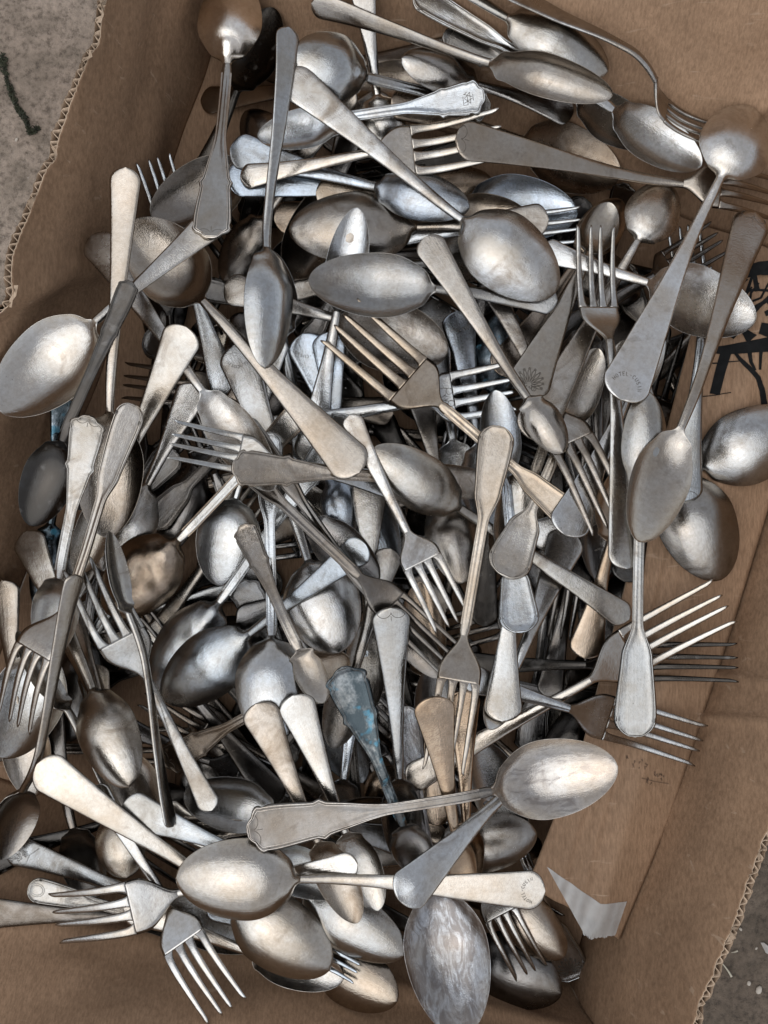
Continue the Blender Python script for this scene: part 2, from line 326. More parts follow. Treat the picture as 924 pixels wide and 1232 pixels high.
wall('TL', 'BL', 420, lambda u, v: 0.006 * G(u - 0.10 * v, 0.30, 0.018) - 0.004 * np.tanh((u - 0.10 * v - 0.32) / 0.012) * v
     + 0.005 * G(v, 0.32, 0.16) * G(u, 0.19, 0.07) + 0.0012 * np.sin(9 * v + 4 * u) + 0.0008 * np.sin(31 * u),
     lambda u: -0.006 * G(u, 0.195, 0.012) - 0.004 * G(u, 0.29, 0.006), 11)
wall('BR', 'TR', 420, lambda u, v: 0.0025 * G(u + 0.02 * v, 0.37, 0.006) + 0.002 * G(u + 0.05 * v, 0.43, 0.006) + 0.0014 * np.sin(7 * v + 9 * u),
     lambda u: -0.0015 * G(u, 0.11, 0.012), 31)
wall('TR', 'TL', 300, lambda u, v: 0.0035 * G(u + 0.12 * v, 0.27, 0.010) + 0.0015 * np.sin(11 * u + 5 * v), lambda u: 0 * u, 51)
wall('BL', 'BR', 300, lambda u, v: 0.003 * G(v + 0.05 * u, 0.45, 0.05) + 0.0016 * np.sin(10 * u + 4 * v), lambda u: 0 * u, 71)

# ------------------------------------------------------------------ silverware geometry (local frame: x from handle end to tip, y across, z up on the face side)
def sstep(x, a, b):
    t = np.clip((x - a) / (b - a), 0, 1); return t * t * (3 - 2 * t)
def prof(t, c):
    """height of the centre line along the piece, t in 0..1"""
    ks = np.array([0, .12, .3, .45, .58, .66, .74, 1.0]); kv = np.array([0.004, .004, .016, .032, .040, .030, .010, .006])
    return np.interp(t, ks, kv) * c
def smooth_prof(t, L, c):
    tt = np.linspace(-.1, 1.1, 241); y = prof(np.clip(tt, 0, 1), c); k = np.hanning(27); k /= k.sum()
    y = np.convolve(np.pad(y, 13, mode='edge'), k, 'valid')
    return np.interp(t, tt, y) * L
def handle_w(s, Lh, W, nk, style):
    hw = W / 2
    r = 0.42 * W
    cap = np.sqrt(np.clip(1 - (1 - np.clip(s / r, 0, 1)) ** 2, 0, 1))
    x = s / Lh
    if style in ('plain', 'ridge'):
        tp = 1 - sstep(x, 0.02, 0.82) * 0.5 - np.clip((x - .07) / .93, 0, 1) ** 0.75 * 0.5
        w = hw * np.clip(tp, 0, 1)
        w = np.maximum(w, 0) + nk / 2 * sstep(x, .15, .9)
        w = np.minimum(w, hw)
    else:
        w = hw * (1 - 0.30 * sstep(x, 0.06, 0.40)) 
        step = sstep(x, 0.33, 0.46) if style == 'thread' else sstep(x, 0.30, 0.60)
        w = w * (1 - step) + (nk / 2 * 1.25) * step
        if style == 'lobed':
            w = w + hw * 0.14 * G(x, 0.31, 0.016)
            c1 = 0.60 * np.sqrt(np.clip(1 - (1 - np.clip(s / (0.24 * W), 0, 1)) ** 2, 0, 1))
            c2 = np.sqrt(np.clip(1 - (1 - np.clip((s - 0.10 * W) / (0.20 * W), 0, 1)) ** 2, 0, 1))
            cap = np.maximum(c1, c2 * (1 - 0.12 * np.exp(-((s / W - 0.42) / 0.05) ** 2)))
    return w * cap
def make_handle(L, Lh, W, nk, style, c, tk=1.0, nst=60, nu=17):
    a = np.linspace(0, 1, nst)
    s = Lh * np.clip(a ** 1.35, 0, 1); s[0] = 1e-6
    w = handle_w(s, Lh, W, nk, style)
    w[-1] = nk / 2; w = np.maximum(w, 1e-5)
    k = np.linspace(-1, 1, nu); u = np.sin(k * np.pi / 2) * 0.6 + k * 0.4
    x = s / Lh
    th = (0.0009 + 0.0010 * sstep(x, 0.3, 0.95)) * tk
    zc = smooth_prof(s / L, L, c)
    A = np.abs(u)[None, :]
    rnd = sstep(x, 0.3, 0.7)[:, None]
    edge = np.sqrt(np.clip(1 - A ** 6, 0, 1)) * (1 - rnd) + np.sqrt(np.clip(1 - A ** 2.2, 0, 1)) * rnd
    hT = th[:, None] * edge; hB = hT.copy()
    if style == 'ridge':
        rg = 0.0016 * (1 - A) * (1 - 0.6 * rnd) * sstep(s / W, 0.0, 0.5)[:, None]
        hB = hB + rg; hT = hT + 0.3 * rg
    if style == 'plain':
        hT = hT + 0.0005 * (1 - A ** 2) * (1 - rnd)
    if style in ('thread', 'lobed'):
        edg = (1 - A) * (w / W)[:, None]
        de = np.minimum(edg, (s / W)[:, None] + 0 * A)
        relief = 0.0006 * (1 - sstep(de, 0.05, 0.20)) - 0.0003
        relief = relief * (1 - sstep(x, 0.9, 1.0))[:, None]
        hT = hT + relief; hB = hB + relief * 0.8
    y = w[:, None] * u[None, :]
    X = np.repeat(s[:, None], nu, 1)
    top = np.stack([X, y, zc[:, None] + hT], -1); bot = np.stack([X, y, zc[:, None] - hB], -1)[:, ::-1]
    ring = np.concatenate([top, bot[:, 1:-1]], 1)
    m = ring.shape[1]
    return ring.reshape(-1, 3), grid_faces(nst, m, True), (lambda ss, vv: np.interp(ss, s, zc) + np.interp(ss, s, th))
def make_bowl(L, bl, W, nk, c, depth=0.2, tk=1.0, drop=False, nst=42, nu=21):
    x0 = L - bl
    a = np.linspace(0, 1, nst); q = 0.5 - 0.5 * np.cos(np.pi * a)
    q = 0.75 * q + 0.25 * a
    e0 = 0.41
    qq = np.clip((q - 0.04) / 0.96, 0, 1)
    we = np.where(qq < e0, np.sqrt(np.clip(1 - np.abs((qq - e0) / e0) ** 2.0, 0, 1)) ** 1.15, np.sqrt(np.clip(1 - np.abs((qq - e0) / (1 - e0)) ** 1.95, 0, 1)) ** 1.12)
    w = W / 2 * we
    n_ = nk / 2 * (1 + 1.9 * sstep(q, 0, 0.10)) * (1 - sstep(q, 0.06, 0.24)) + nk * 0.3 * G(q, 0.08, 0.06) * 0
    w = (w ** 2.4 + n_ ** 2.4) ** (1 / 2.4); w[-1] = 1e-5
    s = x0 + bl * q
    k = np.linspace(-1, 1, nu); u = np.sin(k * np.pi / 2)
    zc = smooth_prof(s / L, L, c)
    g = np.sin(np.pi * np.clip(q, 0, 1) ** 0.85) ** 0.8; g[0] = 0; g[-1] = 0
    D = depth * W * g
    A = np.abs(u)[None, :]
    zt = zc[:, None] - D[:, None] * (1 - A ** 2.5)
    bl_ = (1 - sstep(q, 0, 0.14))[:, None]
    th = (0.0006 * tk + 0.0013 * tk * bl_) * np.where(bl_ > 0, 1, 1)
    rnd = np.sqrt(np.clip(1 - A ** 2.2, 0, 1)) * bl_ + (1 - bl_)
    top = zt + th * rnd * bl_; bot = zt - th * (rnd * bl_ + (1 - bl_) * (0.6 + 0.9 * (1 - A)))
    if drop:
        bot = bot - 0.0013 * sstep(q, 0.0, 0.05)[:, None] * (1 - sstep(q, 0.14, 0.22))[:, None] * np.exp(-((u[None, :] * w[:, None]) / (0.11 * W)) ** 4)
    y = w[:, None] * u[None, :]; X = np.repeat(s[:, None], nu, 1)
    T = np.stack([X, y, top], -1); B = np.stack([X, y, bot], -1)[:, ::-1]
    ring = np.concatenate([T, B], 1)
    return ring.reshape(-1, 3), grid_faces(nst, ring.shape[1], True)
def make_fork(L, bl, W, nk, c, bend=1.0, nt=4):
    """returns plate and tines"""
    x0 = L - bl; pl = 0.33 * bl
    def zh(s):
        q = np.clip((s - x0) / bl, 0, 1)
        return smooth_prof(s / L, L, c) - bend * 0.085 * bl * np.sin(np.pi * q ** 0.9) * (1.15 - 0.3 * q)
    a = np.linspace(0, 1, 22); s = x0 + pl * a; nu = 17
    w = nk / 2 + (W / 2 - nk / 2) * np.sin(np.pi / 2 * np.clip(a / 0.80, 0, 1)) ** 1.7
    k = np.linspace(-1, 1, nu); u = k; A = np.abs(u)[None, :]
    th = (0.0019 - 0.0009 * sstep(a, 0, .6))[:, None]
    e = np.sqrt(np.clip(1 - A ** (5 + 30 * sstep(a, .3, 1)[:, None]), 0, 1))
    dish = (-0.035 * W * (1 - A ** 2)) * sstep(a, .3, 1)[:, None]
    X = np.repeat(s[:, None], nu, 1); y = w[:, None] * u
    z = zh(s)[:, None] + dish * 0
    T = np.stack([X, y, z + th * e], -1); B = np.stack([X, y, z - th * e], -1)[:, ::-1]
    ring = np.concatenate([T, B[:, 1:-1]], 1); m = ring.shape[1]
    f = [tuple(int(i) for i in r) for r in grid_faces(22, m, True)] + [tuple(range(21 * m, 22 * m))]
    plate = (ring.reshape(-1, 3), f)
    tines = []
    pitch = W / nt
    for i in range(nt):
        y0 = (i - (nt - 1) / 2) * pitch
        st = np.linspace(0, 1, 30) ** 1.15; ss = x0 + pl * 0.985 + (bl - pl * 0.985) * st
        spread = 1 + 0.02 * st
        hw = pitch * (0.335 + 0.16 * np.exp(-st / 0.04)) * (1 - 0.52 * st ** 1.5)
        hw[-1] *= 0.35; hw[-2] *= 0.8
        th2 = (0.0010 + 0.00025 * np.clip(st / .15, 0, 1)) * (1 - 0.45 * st); th2[-1] *= 0.4
        sh = 10; an = np.linspace(0, 2 * np.pi, sh, endpoint=False)
        cy = np.sign(np.cos(an)) * np.abs(np.cos(an)) ** 0.7; cz = np.sign(np.sin(an)) * np.abs(np.sin(an)) ** 0.8
        outer = i in (0, nt - 1)
        yc = np.sign(y0) * (2 * pitch * (1 - 0.03 * st) - hw) if outer else y0 * (1 - 0.04 * st)
        fl_ = (0.12 + 0.68 * np.clip(st / 0.16, 0, 1))[:, None]
        cz = np.sign(np.sin(an))[None] * np.abs(np.sin(an))[None] ** fl_
        v = np.stack([np.repeat(ss[:, None], sh, 1), yc[:, None] + hw[:, None] * cy[None], zh(ss)[:, None] + th2[:, None] * cz], -1)
        n = 30
        ff = [tuple(int(q) for q in r) for r in grid_faces(n, sh, True)] + [tuple(range(sh))[::-1], tuple(range((n - 1) * sh, n * sh))]
        tines.append((v.reshape(-1, 3), ff))
    return plate, tines

# strokes for engraving, in handle-width units: x along from the end, y across
def arc(cx, cy, r, a0, a1, n=14, r2=None):
    t = np.radians(np.linspace(a0, a1, n)); rr = np.linspace(r, r2 if r2 is not None else r, n)
    return np.stack([cx + rr * np.cos(t), cy + rr * np.sin(t)], -1)
GLY = {'H': [[(0, 0), (0, 1)], [(.6, 0), (.6, 1)], [(0, .5), (.6, .5)]], 'O': [[(.3, 0), (.05, .2), (0, .5), (.05, .8), (.3, 1), (.55, .8), (.6, .5), (.55, .2), (.3, 0)]],
       'T': [[(.3, 0), (.3, 1)], [(0, 1), (.6, 1)]], 'E': [[(.5, 0), (0, 0), (0, 1), (.5, 1)], [(0, .5), (.4, .5)]], 'L': [[(0, 1), (0, 0), (.5, 0)]],
       '-': [[(.1, .5), (.5, .5)]], 'C': [[(.55, .8), (.3, 1), (.05, .8), (0, .5), (.05, .2), (.3, 0), (.55, .2)]], 'U': [[(0, 1), (0, .25), (.3, 0), (.6, .25), (.6, 1)]],
       'S': [[(.55, .85), (.3, 1), (.05, .8), (.1, .55), (.5, .45), (.55, .2), (.3, 0), (.03, .15)]], 'I': [[(.3, 0), (.3, 1)]], 'N': [[(0, 0), (0, 1), (.6, 0), (.6, 1)]]}
def eng_text(txt, r=0.33, cx=0.24, size=0.082, flip=1):
    out = []; n = len(txt)
    for i, ch in enumerate(txt):
        a = (i - (n - 1) / 2) * size * 0.98 / r
        for st in GLY[ch]:
            p = np.array(st, float); yy = (p[:, 0] - .3) * size * 0.95; rr = r + (p[:, 1] - .5) * size
            ang = a + yy / r
            out.append(np.stack([cx + rr * np.cos(ang), -rr * np.sin(ang)], -1))
    return out
def eng_palmette():
    out = []
    for a in np.linspace(-78, 78, 9):
        r0, r1 = .08, .30 + .10 * math.cos(math.radians(a))
        for sgn in (-1, 1):
            t = np.linspace(0, 1, 10); rr = r0 + (r1 - r0) * t; aa = np.radians(a + sgn * 7 * np.sin(np.pi * t ** 1.6))
            out.append(np.stack([.22 + rr * np.cos(aa), rr * np.sin(aa)], -1))
        out.append(arc(.22 + r1 * math.cos(math.radians(a)), r1 * math.sin(math.radians(a)), .025, a - 110, a + 110, 8))
    for s in (-1, 1):
        out.append(arc(.20, s * .14, .075, 0, s * 540, 26, .012)); out.append(arc(.20, s * .05, .05, 0, s * 300, 16, .015))
    return out
def eng_monogram():
    S = [[(.42, -.17), (.42, .17)], [(.42, -.17), (.58, 0), (.42, .17)], [(.58, -.12), (.50, -.19)], [(.36, .02), (.60, .14)], [(.36, -.02), (.60, -.14)], [(.50, -.10), (.50, .19)], [(.62, -.06), (.62, .20), (.50, .20)], [(.34, -.1), (.34, .1)]]
    return [np.array(s) for s in S]
def eng_heart():
    return [arc(.22, .13, .12, 100, 260), arc(.22, -.13, .12, 100, 260)]
def eng_scroll(n=3):
    out = []
    for i in range(n):
        for s in (-1, 1):
            out.append(arc(.22 + i * .27, s * .17, .12, 90 * s, s * 560, 26, .02)); out.append(arc(.3 + i * .27, s * .28, .07, 0, s * 320, 12, .02))
    out.append(arc(.3, 0, .10, 0, 360, 18)); return out
def eng_flowers():
    out = []
    for cx, cy, r in ((.2, 0, .13), (.28, .24, .10), (.28, -.24, .10), (.5, .15, .09), (.5, -.18, .09), (.7, 0, .07)):
        out.append(arc(cx, cy, r, 0, 620, 30, r * .15))
        for k in range(5): out.append(arc(cx + r * math.cos(k * 1.256), cy + r * math.sin(k * 1.256), r * .42, k * 72 - 100, k * 72 + 100, 8))
    out.append(np.array([(.8, -.3), (.85, 0), (1.1, .3)])); return out
def eng_oval():
    t = np.linspace(0, 2 * np.pi, 30); return [np.stack([.35 + .22 * np.cos(t), .2 * np.sin(t)], -1), np.stack([.35 + .28 * np.cos(t), .27 * np.sin(t)], -1)]
def eng_tip():
    return [arc(.05, .2, .22, -70, 80, 12), arc(.05, -.2, .22, 70, -80, 12), np.array([(.22, 0), (.34, 0)])]
def eng_emblem():
    return [arc(.0, 0, .2, 60, 300, 20), arc(.12, .12, .06, 0, 360, 14), arc(.12, -.12, .06, 0, 360, 14), np.array([(-.08, 0), (.05, .07), (.0, .0), (.05, -.07), (-.08, 0)]), np.array([(.0, -.05), (.14, 0), (.0, .05)])]
ENG = dict(hotel=(lambda: eng_text("HOTEL-CUSIN"), 'lettering', .00017), palmette=(eng_palmette, 'palmette_relief', .00020), mono=(eng_monogram, 'monogram', .00016),
           scroll=(eng_scroll, 'scroll_relief', .0003), flowers=(eng_flowers, 'floral_relief', .0003), heart=(eng_heart, 'heart_relief', .00014), oval=(eng_oval, 'oval_relief', .0002), tip=(eng_tip, 'tip_relief', .00016),
           shell=(lambda: eng_scroll(2), 'shell_relief', .00032))

# colours: reflectance tint of the metal
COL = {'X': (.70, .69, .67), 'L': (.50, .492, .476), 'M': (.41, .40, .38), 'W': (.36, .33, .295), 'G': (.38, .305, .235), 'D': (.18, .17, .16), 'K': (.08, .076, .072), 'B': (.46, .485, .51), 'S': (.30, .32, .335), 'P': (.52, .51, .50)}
cnt = 0
def lay(kind, h, t, hw=46, bw=None, bl=None, roll=0, style='plain', col='M', label='', eng=None, c=1.0, depth=.2, group=None, bend=1.25, lift=0.0, mat=None, bands=41, nb=1, lo=0, hcol=None, bcol=None, ghost=False):
    global cnt
    cnt += 1
    h = np.array(h, float); t = np.array(t, float); hw = hw * 0.93
    Lpx = np.linalg.norm(t - h)
    if bl is None: bl = min(0.40 * Lpx, 150 if kind == 'S' else 170)
    if bw is None: bw = 72 if kind == 'S' else 50
    za = zb = 0.06
    R = math.radians(roll); cr, sr = math.cos(R), math.sin(R)
    for it in range(7):
        A_, B_ = P(h[0], h[1], za), P(t[0], t[1], zb)
        d = (HC - 0.5 * (za + zb)) / F
        ax = B_ - A_; L = np.linalg.norm(ax); X = ax / L
        Z = np.array([0, 0, 1.0]) - X * X[2]; Z /= np.linalg.norm(Z); Y = np.cross(Z, X)
        nk = (10.5 if kind == 'S' else 10.5) * d
        W, BW, BL = hw * d, bw * d, bl * d
        parts = []
        hv, hf, zf = make_handle(L, L - BL, W, nk, style, c, nst=30 if lo else 60, nu=9 if lo else 17)
        parts.append(('handle', hv, hf))
        if kind == 'S':
            bv, bf = make_bowl(L, BL, BW, nk, c, depth, drop=style in ('thread', 'lobed'), nst=24 if lo else 42, nu=11 if lo else 21)
            parts.append(('bowl', bv, bf))
        else:
            pl, ti = make_fork(L, BL, BW, nk, c, bend)
            parts.append(('head', *pl)); parts += [('tine', *x) for x in ti]
        allv = np.concatenate([p[1] for p in parts])
        # rotate by roll about x
        rv = allv.copy(); rv[:, 1] = allv[:, 1] * cr - allv[:, 2] * sr; rv[:, 2] = allv[:, 1] * sr + allv[:, 2] * cr
        hor = X.copy(); hor[2] = 0; hn = np.linalg.norm(hor); hor /= hn
        Yh = np.cross([0, 0, 1.0], hor)
        xy = A_[None, :2] + rv[:, 0:1] * hn * hor[None, :2] + rv[:, 1:2] * Yh[None, :2]
        i, j = cells(xy)
        need = H[i, j] - rv[:, 2]                    # height of the axis needed at each vertex
        tt = rv[:, 0] / L
        best = None
        for sl_ in np.linspace(-0.36, 0.36, bands):
            rise = sl_ * L
            a0 = np.max(need - rise * tt)
            m = a0 + 0.5 * rise + 0.010 * abs(sl_)
            if best is None or m < best[0]: best = (m, a0, a0 + rise)
        na, nb_ = best[1] + lift - TOL, best[2] + lift - TOL
        za, zb = (na, nb_) if it < 2 else (0.35 * za + 0.65 * na, 0.35 * zb + 0.65 * nb_)
    za, zb = na, nb_
    A_, B_ = P(h[0], h[1], za), P(t[0], t[1], zb)
    ax = B_ - A_; X = ax / np.linalg.norm(ax)
    sc_ = np.linalg.norm(ax) / L
    Z = np.array([0, 0, 1.0]) - X * X[2]; Z /= np.linalg.norm(Z); Y = np.cross(Z, X)
    M = np.stack([X, Y, Z], 1)
    Rm = np.array([[1, 0, 0], [0, cr, -sr], [0, sr, cr]])
    MR = M @ Rm
    wv = (allv * sc_) @ MR.T + A_
    wv2 = np.concatenate([wv] + [wv + np.array([dx, dy, 0]) * CELL * .5 for dx, dy in ((1, 1), (-1, 1), (1, -1), (-1, -1))]) if kind == 'S' else wv
    deposit(wv)
    if ghost: return None, wv
    name = 'spoon' if kind == 'S' else 'fork'
    root = empty(name); m4 = Matrix.Identity(4)
    for r in range(3):
        for q in range(3): m4[r][q] = MR[r, q]
        m4[r][3] = A_[r]
    root.matrix_world = m4
    tag(root, label, name, group or ("silver %ss heaped in the cardboard box" % name))
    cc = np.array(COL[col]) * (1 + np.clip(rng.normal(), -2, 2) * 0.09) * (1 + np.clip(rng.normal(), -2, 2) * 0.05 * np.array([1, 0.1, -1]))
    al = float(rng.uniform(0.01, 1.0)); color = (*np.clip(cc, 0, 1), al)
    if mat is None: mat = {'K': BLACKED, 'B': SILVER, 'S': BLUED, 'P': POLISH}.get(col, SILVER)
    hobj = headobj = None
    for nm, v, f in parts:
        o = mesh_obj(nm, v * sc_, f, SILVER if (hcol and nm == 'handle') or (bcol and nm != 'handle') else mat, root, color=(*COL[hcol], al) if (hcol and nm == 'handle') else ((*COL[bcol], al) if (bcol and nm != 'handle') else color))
        if nm == 'handle': hobj = o
        if nm == 'head': headobj = o
    if style in ('thread', 'lobed') and nb:
        Lh_ = L - BL
        ss = np.concatenate([np.linspace(0, 0.5, 26) ** 1.5 * W, np.linspace(0.36 * W, Lh_ * 0.95, 34)]); ss = np.unique(ss)
        ww = handle_w(ss, Lh_, W, nk, style)
        ds, dw = np.gradient(ss), np.gradient(ww); ln = np.hypot(ds, dw) + 1e-12
        for off, rad_, mt_ in ((0.050, 0.00042, mat), (0.115, 0.00030, mat), (0.084, 0.00016, ENGR)):
            shk = np.clip(ww / (0.5 * W), 0.30, 1.0); o_ = off * W * shk
            xo = ss + o_ * dw / ln; yo = ww - o_ * ds / ln
            k_ = (yo > 0) & (xo > off * W * .5); xo, yo = xo[k_], yo[k_]
            if len(xo) < 5: continue
            for sg in (1, -1):
                zz = smooth_prof(xo / L, L, c)
                th_ = (0.0009 + 0.0010 * sstep(xo / Lh_, 0.3, 0.95))
                wl_ = handle_w(xo, Lh_, W, nk, style); uu_ = np.clip(yo / np.maximum(wl_, 1e-5), 0, 1); rn_ = sstep(xo / Lh_, 0.3, 0.7)
                e_ = np.sqrt(np.clip(1 - uu_ ** 6, 0, 1)) * (1 - rn_) + np.sqrt(np.clip(1 - uu_ ** 2.2, 0, 1)) * rn_
                hh = th_ * e_ + 0.0006 * (1 - sstep((1 - uu_) * wl_ / W, 0.05, 0.20)) - 0.0003
                pth = [np.stack([xo, y_ * yo, zz + sg * (hh + (-0.00012 if mt_ is mat else 0.00002))], -1) for y_ in (1, -1)]
                allp = np.concatenate([pth[1][::-1], pth[0]])
                if sg * cr < -0.2: continue
                tv, tf = tubes([allp], rad_, 5)
                mesh_obj('border_bead' if mt_ is mat else 'border_line', tv * sc_, tf, mt_, hobj, color=color)
    if eng:
        for e in eng.split(','):
            fn, nm, rad = ENG[e] if e != 'emblem' else (eng_emblem, 'emblem', .00016)
            up = 1 if cr > 0 else -1
            paths = []
            for p in fn():
                if e == 'emblem':
                    xs = (L - BL) + BL * 0.22 + p[:, 0] * BW; ys = p[:, 1] * BW
                    q = np.clip((xs - (L - BL)) / BL, 0, 1)
                    zz = smooth_prof(xs / L, L, c) - bend * 0.085 * BL * np.sin(np.pi * q ** 0.9) * (1.15 - 0.3 * q) + 0.00105
                    paths.append(np.stack([xs, ys, zz], -1)); continue
                xs = np.clip(p[:, 0] * W, 0.03 * W, None); ys = p[:, 1] * W * 0.92 * up
                wl = handle_w(xs, L - BL, W, nk, style); ys = np.clip(ys, -wl * .9, wl * .9)
                zz = smooth_prof(xs / L, L, c)
                x_ = xs / (L - BL)
                th = 0.0009 + 0.0010 * sstep(x_, 0.3, 0.95)
                extra = 0.0005 * (1 - (ys / np.maximum(wl, 1e-5)) ** 2) if style == 'plain' and up > 0 else (0.0016 * (1 - np.abs(ys) / np.maximum(wl, 1e-5)) * (0.3 if up > 0 else 1) if style == 'ridge' else (-0.0003 if style in ('thread', 'lobed') else 0))
                paths.append(np.stack([xs, ys, zz + up * (th + extra)], -1))
            tv, tf = tubes(paths, rad, 5)
            mesh_obj(nm, tv * sc_, tf, ENGR if e in ('hotel', 'mono', 'tip', 'emblem', 'palmette', 'heart') else mat, hobj if e != 'emblem' else headobj, color=color)
    return root, wv
TOL = 0.0011
ZMAX = []

# ------------------------------------------------------------------ the heap, laid down from the bottom to the top
LAND = [((278,40),"the topmost spoon at upper left"),((390,68),"the warm bowl in the top row"),((660,60),"the bowl at the top edge"),((560,190),"the upper fork with long tines"),((422,265),"the big golden bowl"),
 ((605,318),"the large matte bowl"),((885,190),"the large spoon at upper right"),((205,330),"the long slanting spoon"),((60,450),"the pale bowl against the left wall"),((480,430),"the brown hollow bowl"),
 ((640,440),"the handle with the palmette"),((770,580),"the hollow bowl at right"),((155,580),"the upright spoon at left"),((510,565),"the almond shaped bowl"),((395,720),"the round bowl at the centre"),
 ((250,780),"the twin bowls"),((185,690),"the gold tinged bowl"),((130,790),"the left fork"),((30,800),"the fork at the left edge"),((330,820),"the bowl with the black mark"),((430,850),"the blue stained handle"),
 ((540,880),"the golden handles"),((610,650),"the pale bordered handles"),((665,930),"the polished bowl"),((285,1062),"the large bowl at lower left"),((550,1165),"the big dirty spoon"),((125,885),"the smooth grey bowl"),((90,1000),"the long plain handle"),((780,760),"the large pale fork")]
HIDE = {1, 3, 4, 10, 17, 29, 41, 45, 60, 74}
used_lab = {}
def inbox(q, lo_a, hi_a, lo_b, hi_b):
    v = np.array([q[0] - 255, q[1] - 60]); a = v @ np.array([.943, .333]); b = v @ np.array([-.333, .943])
    return lo_a < a < hi_a and lo_b < b < hi_b
def buried(n, seed):
    r = np.random.default_rng(seed)
    for k in range(n):
        best = None
        while best is None or tries < 7:
            if best is None: tries = 0
            cx, cy = r.uniform(30, 880), r.uniform(90, 1140)
            if not inbox((cx, cy), 60, 715, 70, 850): continue
            an = r.uniform(0, 2 * np.pi); l = r.uniform(250, 330) / 2
            h = (cx - l * math.cos(an), cy - l * math.sin(an)); t = (cx + l * math.cos(an), cy + l * math.sin(an))
            if not (inbox(h, 8, 768, 8, 902) and inbox(t, 8, 768, 8, 902)): continue
            pp = np.array([P(h[0] + (t[0] - h[0]) * f + dx, h[1] + (t[1] - h[1]) * f + dy, .03) for f in np.linspace(0, 1, 9) for dx, dy in ((0, 0), (15, 0), (-15, 0), (0, 15), (0, -15))])
            i, j = cells(pp); sc_ = np.mean(H[i, j]); tries += 1
            if best is None or sc_ < best[0]: best = (sc_, h, t, (cx, cy))
        _, h, t, ctr = best
        kd = 'F' if r.random() < .4 else 'S'; nm = 'fork' if kd == 'F' else 'spoon'
        col = str(r.choice(['D', 'K', 'D', 'M', 'K', 'D'])); st = str(r.choice(['plain', 'ridge', 'thread', 'thread', 'lobed'])); ro = int(r.choice([0, 180]))  # mostly dark tints: shade of the deep gaps put into the filler colour
        lands = [q[1] for q in sorted(LAND, key=lambda q: (q[0][0] - ctr[0]) ** 2 + (q[0][1] - ctr[1]) ** 2)]
        ang = ['upright', 'slanting down right', 'level', 'slanting up right'][int(((math.degrees(math.atan2(t[1] - h[1], t[0] - h[0])) - 67.5) % 180) // 45) if False else [2, 1, 0, 3][int(((math.degrees(math.atan2(t[1] - h[1], t[0] - h[0])) + 22.5) % 180) // 45)]]
        for land in lands:
            lab = "%s %s %s%s %s under %s" % ({'D': 'dark', 'K': 'black', 'M': 'grey'}[col], {'plain': 'plain', 'ridge': 'ridged', 'thread': 'bordered', 'lobed': 'scalloped'}[st], nm, '' if ro == 0 else ' face down', ang, land)
            if lab not in used_lab: break
        used_lab[lab] = k
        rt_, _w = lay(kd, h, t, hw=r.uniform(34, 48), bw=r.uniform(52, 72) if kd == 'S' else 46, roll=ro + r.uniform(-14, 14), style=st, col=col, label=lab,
            group="tarnished %ss buried deep in the heap, mostly tinted dark as shade" % nm, bands=21, lo=1, ghost=k in HIDE)
        if k not in HIDE: BK.append((k, rt_.name))
BK = []
buried(96, 5)

